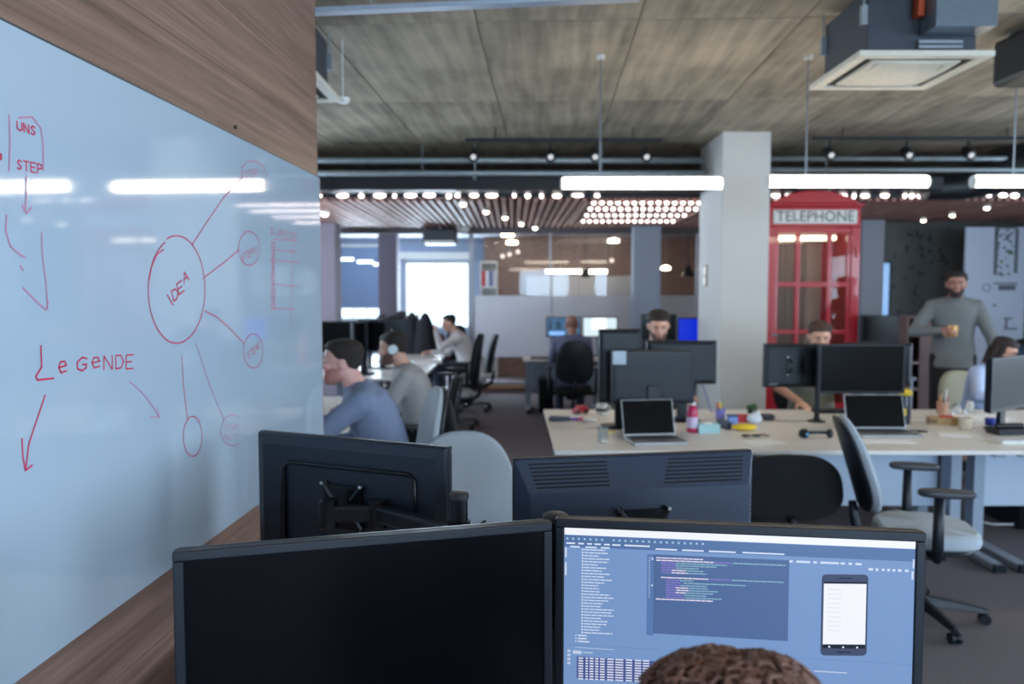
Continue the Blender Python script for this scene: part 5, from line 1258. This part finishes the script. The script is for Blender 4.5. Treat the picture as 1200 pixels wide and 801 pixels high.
# coloured lights, parrot-like, replaced by made-up coloured folders
ft = thing('folder_stand_in', 'made-up holder of orange, red and blue folders for coloured lights left of the dark-haired man', 'stand-in', (at(748, 340, 9.5).x, 9.42, DZ))
bx('holder_base', black, ft, -.06, .06, -.06, .06, 0, .02, .003)
for i, (c, z_) in enumerate((((240, 120, 40), .42), ((250, 205, 90), .38), ((220, 50, 50), .3), ((40, 90, 210), .2))):
    bx('folder', mat('folder_%d' % i, c, .6), ft, -.05 + i * .026, -.028 + i * .026, -.055, .055, .0205, z_, .003)
# pc under desk 3
pc = thing('computer_tower', 'dark computer tower under the bald man\'s desk', 'computer', (at(640, 340, 10.9).x, 10.95, 0))
bx('case', darkgrey, pc, -.1, .1, -.22, .22, .01, .45, .008); bx('front_panel', blackg, pc, -.098, .098, -.232, -.2205, .012, .448, .004)
for x in (-.08, .08): bx('case_foot', black, pc, x - .015, x + .015, -.2, .2, 0, .01, 0)
kb = thing('keyboard', 'black keyboard at the left end of the bald man\'s desk', 'keyboard', (at(630, 340, 10.8).x + .08, 10.75, DZ))
bx('keyboard_body', black, kb, -.18, .12, -.06, .06, 0.001, .02, .004); bx('key_field', darkgrey, kb, -.17, .11, -.05, .05, .0205, .026, .002)

def laptop(label, px0, px1, pyb, W=.345, D=.235, yaw=0, open_=R(108), scr=off):
    (xa, ya), (xb, yb) = onz(px0, pyb), onz(px1, pyb); W = (xb - xa)
    t = thing('laptop', label, 'laptop', ((xa + xb) / 2, ya, DZ), yaw)      # hinge along x at local y=0; keyboard towards -y
    w = W / 2; bx('base', alu, t, -w, w, -D, 0, .001, .016, .004)
    bx('keyboard_well', black, t, -w * .86, w * .86, -D * .52, -D * .1, .0162, .0175, 0)
    kk_ = MB()
    for r in range(5):
        for c in range(13): kk_.box(-w * .84 + c * w * 1.68 / 13 + .002, -w * .84 + (c + 1) * w * 1.68 / 13 - .002, -D * .5 + r * D * .078, -D * .5 + (r + 1) * D * .078 - .003, .0176, .0188)
    stuff(kk_.build('key', darkgrey, t)); bx('trackpad', metal, t, -.05, .05, -D * .92, -D * .58, .0162, .0168, 0)
    M_ = Matrix.Translation((0, .004, .014)) @ Matrix.Rotation(pi / 2 - open_, 4, 'X')
    hh = D * .98
    lid = bx('lid', alu, t, -w, w, 0, .006, 0, hh, .002, M=M_)
    bx('screen', scr, t, -w + .006, w - .006, -.0015, -.0003, .012, hh - .006, 0, M=M_)
    MB().cyl((-w * .8, .002, .012), (w * .8, .002, .012), .006, n=10).build('hinge', black, t, smooth='a')
    return t
l1 = laptop('open silver laptop with black screen on the left of the middle desk', 730, 793, 513, yaw=.13)
l2 = laptop('open black-screened laptop behind the sideways grey chair', 993, 1062, 505, yaw=-.02)

def simple(name, label, cat, px, py, parts, rz=0, group=None):
    x, y = onz(px, py); t = thing(name, label, cat, (x, y, DZ), rz, group)
    for nm, m_, mb, sm_ in parts: mb.build(nm, m_, t, smooth=sm_)
    return t
S = 'a'
pink = mat('pink_bottle_plastic', (190, 40, 84), .3); teal = mat('pale_teal_card', (168, 208, 210), .7); yel = mat('yellow_plastic', (236, 200, 40), .5); redc = mat('red_card', (200, 50, 54), .6)
simple('bottle', 'pink bottle with white cap and pale label, right of the labelled monitor', 'bottle', 811, 506, [
    ('bottle_body', pink, MB().lathe([(.001, .002), (.032, .002), (.036, .01), (.036, .12), (.033, .15), (.022, .17), (.018, .176)]), S),
    ('label_band', mat('pale_lilac_label', (206, 190, 214), .5), MB().lathe([(.0365, .03), (.0368, .032), (.0368, .1), (.0365, .102)]), S), ('cap', plastic_w, MB().lathe([(.02, .176), (.021, .178), (.021, .2), (.001, .203)]), S)])
simple('tissue_box', 'pale teal tissue box in front of the pen cup', 'box', 829, 506, [('box_body', teal, MB().box(-.07, .07, -.04, .04, 0, .055), False), ('opening', plastic_w, MB().sph((0, 0, .055), (.035, .015, .012)), True)], .1)
def cup(name, label, px, py, r, h, m_, items, cat='pen cup'):
    P_ = [('cup_body', m_, MB().lathe([(.001, .001), (r * .9, .001), (r, h), (r * .92, h), (r * .84, .006), (.001, .006)]), S)]
    t = simple(name, label, cat, px, py, P_)
    rp_ = random.Random(px)
    for i, (c, L_) in enumerate(items):
        a = rp_.uniform(0, 6.28); b = V((cos(a) * r * .4, sin(a) * r * .4, .008)); e = V((cos(a) * r * .8, sin(a) * r * .8, L_))
        o = MB().cyl(b, e, .005, n=8).cyl(e, e + (e - b).normalized() * .008, .005, .002, 8).build('pen', mat('pen_%d_%d_%d' % c, c, .4), None); o.location = t.location
        nm = {(236, 150, 50): 'orange', (250, 210, 60): 'yellow', (60, 80, 200): 'blue', (235, 235, 240): 'white', (190, 40, 40): 'red', (40, 42, 50): 'black', (70, 140, 80): 'green'}[c]
        tag(o, '%s pen standing in the %s' % (nm, label.split(' on ')[0].split(' with ')[0]), 'pen', 'pens in desk cups')
    return t
cup('pen_cup', 'lilac pen cup with bright pens beside the pink bottle', 844, 492, .034, .085, mat('lilac_cup', (130, 124, 190), .4), [((236, 150, 50), .13), ((250, 210, 60), .125), ((190, 40, 40), .12), ((235, 235, 240), .135), ((70, 140, 80), .15)])
simple('stapler', 'dark navy stapler behind the teal tissue box', 'stapler', 848, 501, [('stapler_base', black, MB().box(-.02, .02, -.07, .07, 0, .012), False), ('stapler_arm', mat('navy_plastic', (40, 52, 84), .4), MB().box(-.018, .018, -.07, .06, .02, .05, Matrix.Rotation(.06, 4, 'X')), False), ('hinge', metal, MB().cyl((-.021, .055, .02), (.021, .055, .02), .01), S)], .3)
simple('box', 'small blue and white box right of the navy stapler', 'box', 858, 496, [('box_body', mat('cornflower_card', (120, 150, 215), .6), MB().box(-.03, .03, -.03, .03, 0, .05), False), ('box_lid', mat('dark_blue_card', (60, 70, 120), .6), MB().box(-.032, .032, -.032, .032, .0502, .06), False)])
simple('box', 'small red box on the middle desk behind the yellow pouch', 'box', 869, 494, [('box_body', redc, MB().box(-.04, .04, -.03, .03, 0, .04), False), ('box_lid', redc, MB().box(-.042, .042, -.032, .032, .0402, .05), False)])
simple('pouch', 'bright yellow pouch lying on the middle desk', 'pouch', 872, 504, [('pouch_body', yel, MB().sph((0, 0, .022), (.085, .05, .022)), True), ('zip', mat('orange_zip', (220, 150, 40), .5), MB().tube([(-.075, -.01, .032), (0, -.016, .0435), (.075, -.01, .032)], .003, 6), True)])
simple('crumpled_bag', 'white crumpled plastic bag behind the yellow pouch', 'bag', 884, 496, [('bag_body', mat('pale_bag_plastic', (216, 224, 234), .4, bump=(15, 1)), MB().sph((0, 0, .035), (.055, .04, .035)).sph((.02, .01, .055), (.025, .02, .03)), True), ('bag_handle', plastic_w, MB().tube([(-.02, 0, .06), (-.01, 0, .085), (.01, 0, .06)], .004, 6), True)])
simple('small_plant', 'tiny dark green plant in a low pot on the middle desk', 'plant', 881, 484, [('pot', black, MB().lathe([(.001, .001), (.028, .001), (.034, .03), (.028, .03), (.001, .025)]), S), ('foliage', mat('dark_green_leaves', (50, 82, 52), .7), MB().sph((0, 0, .045), (.045, .04, .022)).sph((.02, .01, .055), (.02, .02, .02)), True)])
simple('tape_roll', 'dark roll of tape with pale core near the right of the small plant', 'tape', 898, 491, [('tape_ring', mat('dark_tape', (50, 50, 58), .5), MB().tube([(.045 * cos(a), .045 * sin(a), .018) for a in [2 * pi * j / 24 for j in range(25)]], .017, 8), True), ('core', mat('lilac_core', (180, 176, 210), .5), MB().lathe([(.022, .004), (.022, .03), (.018, .03), (.018, .004)]), S)])
simple('sunglasses', 'dark folded sunglasses with teal lens in front of the yellow pouch', 'glasses', 886, 512, [('frame', black, MB().tube([(-.065 + .022 * cos(a) + .0, .018 * sin(a), .012) for a in [2 * pi * j / 14 for j in range(15)]], .005, 6).tube([(.0 + .022 * cos(a), .018 * sin(a), .012) for a in [2 * pi * j / 14 for j in range(15)]], .005, 6).tube([(-.04, 0, .014), (-.022, 0, .014)], .004, 6).tube([(.02, .01, .014), (.06, .03, .012), (.08, .0, .01)], .005, 6), True), ('lens', mat('teal_lens', (60, 170, 160), .1), MB().sph((-.065, 0, .01), (.02, .016, .004)).sph((0, 0, .01), (.02, .016, .004)), True)])
sheet = lambda w, d, z=.002: MB().box(-w, w, -d, d, 0.0004, z)
simple('paper_sheet', 'white sheet lying under the sunglasses on the middle desk', 'paper', 893, 518, [('sheet', paper, sheet(.11, .08), False)], .3)
simple('paper_sheet', 'wide white sheet in front of the laptop behind the sideways chair', 'paper', 1030, 517, [('sheet', paper, sheet(.2, .06), False)], -.05)
simple('sticky_note', 'yellow sticky note left of the silver laptop', 'sticky note', 713, 506, [('note', mat('yellow_paper', (236, 230, 120), .8), sheet(.04, .035), False)])
simple('marker_case', 'long dark pencil case at the left end of the middle desk', 'pencil case', 656, 494, [('case_body', mat('slate_case', (70, 74, 90), .6), MB().rcone((-.06, 0, .022), .02, (.06, 0, .022), .018, 12), S), ('zip', metal, MB().tube([(-.06, 0, .042), (.06, 0, .040)], .002, 6), True)])
simple('marker', 'purple and pink marker pen left of the white one', 'marker', 676, 493, [('barrel', mat('purple_plastic', (110, 80, 160), .4), MB().cyl((-.05, 0, .013), (.01, 0, .013), .011), S), ('cap', mat('magenta_cap', (205, 60, 130), .4), MB().cyl((.0105, 0, .013), (.045, 0, .013), .0118), S)])
simple('computer_mouse', 'white computer mouse near the marker pens', 'mouse', 691, 494, [('mouse_body', plastic_w, MB().sph((0, 0, .014), (.05, .028, .014)), True), ('wheel', darkgrey, MB().cyl((.03, -.003, .024), (.03, .003, .024), .006), S)])
simple('toy_car', 'small red and black model car at the back left of the middle desk', 'toy', 680, 484, [('car_body', mat('red_toy_paint', (180, 40, 56), .3), MB().box(-.06, .06, -.03, .03, .014, .035).box(-.03, .04, -.026, .026, .035, .058), False), ('wheel', black, MB().cyl((-.035, -.034, .016), (-.035, .034, .016), .015).cyl((.035, -.034, .016), (.035, .034, .016), .015), S)], .5)
simple('mug', 'white mug with dark band beside the model car', 'mug', 705, 486, [('mug_body', plastic_w, MB().lathe([(.001, .001), (.036, .001), (.04, .01), (.041, .085), (.037, .085), (.035, .01), (.001, .008)]), S), ('band', darkgrey, MB().lathe([(.0415, .03), (.0418, .032), (.0418, .05), (.0415, .052)]), S), ('handle', plastic_w, MB().tube([(.04, 0, .07), (.062, 0, .06), (.062, 0, .035), (.04, 0, .022)], .005, 8), True)])
gcl = mat('drinking_glass_clear', (225, 232, 236), .05, trans=.9)
simple('drinking_glass', 'clear drinking glass left of the silver laptop', 'glass', 706, 517, [('glass_bowl', gcl, MB().lathe([(.001, .002), (.028, .002), (.034, .09), (.032, .09), (.026, .008), (.001, .008)]), S)])
simple('cable', 'thin white cable looping on the desk behind the pink bottle', 'cable', 830, 488, [('cord', plastic_w, MB().tube([(-.08, 0, .006), (-.03, .04, .006), (.04, .02, .006), (.08, -.03, .006), (.13, -.01, .006)], .004, 6), True)])
cbl = at(826, 440, 5.75)
simple('cable', 'purple cable hanging from the right rear monitor of the middle desk', 'cable', 826, 482, [('cord', mat('purple_cable', (96, 84, 170), .5), MB().tube([(-.06, .0, .26), (-.02, 0, .2), (.01, 0, .12), (.04, -.02, .004), (.08, -.04, .004)], .004, 6), True)])
simple('webcam', 'low black webcam and clamp lying before the monitor pole', 'webcam', 959, 513, [('body', black, MB().sph((-.09, 0, .03), (.035, .03, .03)).sph((.07, 0, .028), (.022, .022, .028)), True), ('bar', black, MB().box(-.09, .07, -.008, .008, .025, .045), False), ('lens', mat('blue_lens', (110, 180, 230), .1), MB().sph((-.08, -.028, .028), .01), True)])
simple('bottle', 'black sports bottle with a yellow lid beside the laptop', 'bottle', 1060, 496, [('bottle_body', mat('dark_bottle', (50, 56, 66), .25), MB().lathe([(.001, .002), (.034, .002), (.037, .01), (.04, .19), (.036, .2)]), S), ('lid', yel, MB().lathe([(.042, .2), (.044, .205), (.042, .225), (.028, .238), (.001, .242)]), S), ('yellow_mark', yel, MB().box(-.028, -.012, -.043, -.036, .06, .11), False)])
simple('cable', 'grey cable curled on the desk right of the sports bottle', 'cable', 1078, 506, [('cord', darkgrey, MB().tube([(-.09, .03, .005), (-.02, .035, .005), (.05, .01, .005), (.04, -.02, .005), (-.03, -.02, .005)], .004, 6), True)])
simple('wooden_box', 'low wooden box with a red thing on it near the right of desk', 'box', 1108, 497, [('box_body', mat('pale_wood_box', (178, 148, 100), .6), MB().box(-.11, .11, -.05, .05, 0, .05), False), ('box_rim', mat('dark_wood_rim', (120, 96, 60), .6), MB().box(-.112, -.06, -.0515, .0515, .012, .04), False)], -.3)
simple('notepad', 'small orange-red notepad lying on the wooden box', 'notepad', 1108, 497, [('pages', mat('orange_red_paper', (226, 96, 70), .7), MB().box(-.04, .04, -.025, .025, .0501, .06), False), ('cover', redc, MB().box(-.04, .04, -.025, .025, .0603, .063), False)], -.3)
cup('pen_cup', 'tan pen cup with orange pens behind the wooden box', 1104, 484, .04, .09, mat('tan_cup', (186, 140, 116), .6), [((236, 150, 50), .13), ((190, 40, 40), .12), ((40, 42, 50), .11), ((235, 235, 240), .18)])
simple('mug', 'beige mug right of the wooden box', 'mug', 1131, 503, [('mug_body', mat('beige_ceramic', (206, 190, 168), .4), MB().lathe([(.001, .001), (.036, .001), (.04, .01), (.042, .08), (.038, .08), (.035, .01), (.001, .008)]), S), ('handle', mat('beige_ceramic', (206, 190, 168), .4), MB().tube([(.04, 0, .065), (.062, 0, .055), (.062, 0, .03), (.04, 0, .02)], .005, 8), True)])
simple('cup', 'deep blue and white paper cup left of the black desk phone', 'cup', 1160, 503, [('cup_body', plastic_w, MB().lathe([(.001, .001), (.024, .001), (.03, .075), (.001, .075)]), S), ('blue_band', mat('deep_blue_band', (30, 50, 150), .5), MB().lathe([(.0285, .03), (.0305, .031), (.0325, .076), (.0305, .077)]), S)])
simple('jar', 'small clear jar by the woman\'s papers, left one', 'jar', 1121, 484, [('jar_body', gcl, MB().lathe([(.001, .001), (.026, .001), (.028, .05), (.022, .06)]), S), ('lid', metal, MB().lathe([(.024, .06), (.024, .072), (.001, .073)]), S)])
simple('jar', 'small clear jar by the woman\'s papers, right one', 'jar', 1136, 483, [('jar_body', gcl, MB().lathe([(.001, .001), (.026, .001), (.028, .06), (.022, .07)]), S), ('lid', plastic_w, MB().lathe([(.024, .07), (.024, .082), (.001, .083)]), S)])
simple('paper_sheet', 'large white sheets spread before the woman in light blue', 'paper', 1150, 489, [('sheet', paper, sheet(.17, .12), False)], .1)
simple('paper_sheet', 'white sheet left of the beige mug', 'paper', 1118, 510, [('sheet', paper, sheet(.09, .05), False)], -.2)
simple('desk_phone', 'black desk phone at the right edge of the middle desk', 'phone', 1180, 508, [('phone_base', black, MB().box(-.1, .1, -.06, .06, 0, .04, Matrix.Rotation(.0, 4, 'X')), False), ('handset', blackg, MB().rcone((-.085, -.02, .055), .018, (.085, -.02, .055), .018, 12), S), ('display', darkgrey, MB().box(-.03, .06, .02, .05, .0402, .046), False)], .1)
simple('keyboard', 'white keyboard at the right edge in front of the desk phone', 'keyboard', 1205, 518, [('keyboard_body', plastic_w, MB().box(-.2, .2, -.055, .055, .001, .016), False), ('key_field', mat('pale_keys', (200, 200, 205), .5), MB().box(-.19, .19, -.045, .045, .0162, .021), False)], .05)
simple('headphones', 'dark headphones lying under the angled right monitor', 'headphones', 1184, 478, [('band', black, MB().tube([(.07 * cos(a), .08 * sin(a), .03) for a in [pi * j / 12 for j in range(13)]], .008, 8), True), ('ear_cup', black, MB().sph((.07, 0, .034), (.022, .035, .034)), True), ('ear_cup', black, MB().sph((-.07, 0, .034), (.022, .035, .034)), True)], .4)
simple('keyboard', 'black keyboard under the hands of the man in camouflage shirt', 'keyboard', 985, 483, [('keyboard_body', black, MB().box(-.2, .2, -.06, .06, .001, .02), False), ('key_field', darkgrey, MB().box(-.19, .19, -.05, .05, .0205, .026), False)])
# computer tower and cable under the middle desk
pc2 = thing('computer_tower', 'black computer tower under the far side of the middle desk cluster', 'computer', (3.6, 5.62, 0))
bx('case', black, pc2, -.1, .1, -.22, .22, .01, .42, .008); bx('front_panel', blackg, pc2, -.098, .098, -.232, -.2205, .012, .418, .004)
tag(MB().tube([(3.32, 5.6, .012), (3.4, 5.5, .014), (3.5, 5.45, .03), (3.6, 5.42, .014), (3.72, 5.4, .012)], .008, 8).build('cable', plastic_w, None, smooth=True), 'thick pale cable curling on the floor under the right desk', 'cable')
bgc = thing('waste_bin', 'small tan waste basket at the left end of the middle desk', 'bin', (.05, 4.72, 0))
MB().lathe([(.001, .003), (.1, .003), (.13, .28), (.125, .28), (.096, .01), (.001, .01)]).build('bin_body', mat('tan_bin', (150, 112, 72), .6), bgc, smooth='a'); MB().tube([(.13 * cos(a), .13 * sin(a), .28) for a in [2 * pi * j / 24 for j in range(25)]], .006, 6).build('rim', mat('tan_bin', (150, 112, 72), .6), bgc, smooth=True)

# ------------------------------------------------------------------ left row equipment
lf = [(-1.30, 8.4, .55), (-1.3, 9.0, .7), (-1.35, 9.7, .6), (-1.42, 5.0, .9), (-1.4, 6.1, .8), (-1.4, 10.7, .8)]
for i, (x, y, a) in enumerate([(-1.62, 4.5, pi / 2), (-1.62, 5.9, pi / 2), (-1.58, 8.7, pi / 2 - .4), (-1.62, 9.4, pi / 2 - .2), (-1.6, 10.3, pi / 2 - .3), (-1.6, 11.0, pi / 2 - .3)]):
    monitor('black monitor on the left desk row, %s from the front' % ['first', 'second', 'third', 'fourth', 'fifth', 'last'][i], (x, y, DZ), a, zc=.35 if i < 2 else .42, W=.55, H=.33)
def back_row(i, x, y, a, zc=.44): monitor('black rear row monitor turned to the camera, %s from the left' % ['first', 'second', 'third'][i], (x, y, DZ), a, W=.56, H=.34, zc=zc)
for i, (px, Y) in enumerate(((400, 8.6), (424, 8.75), (448, 9.3))):
    q = at(px, 400, Y); back_row(i, q.x, Y, .15 if i != 1 else -.2, .42)
simple('paper_sheet', 'white slab standing in for the window reflection on the far left desk', 'paper', 500, 424, [('sheet', paper, sheet(.18, .22, .012), False)], .2)  # bright patch of reflected window light on the desktop, laid as a white slab
# desk bench under rear row monitors
t = thing('desk', 'white desk of the rear row behind the left desks', 'desk', (-2.1, 8.95, 0))
bx('desktop', white_lam, t, -.9, .09, -.6, .75, DZ - .025, DZ, .003)
for sx in (-.82, -.0):
    for sy in (-.5, .65): bx('leg', legm, t, sx - .03, sx + .03, sy - .03, sy + .03, .0, DZ - .025, .003)
bpy.context.view_layer.update()
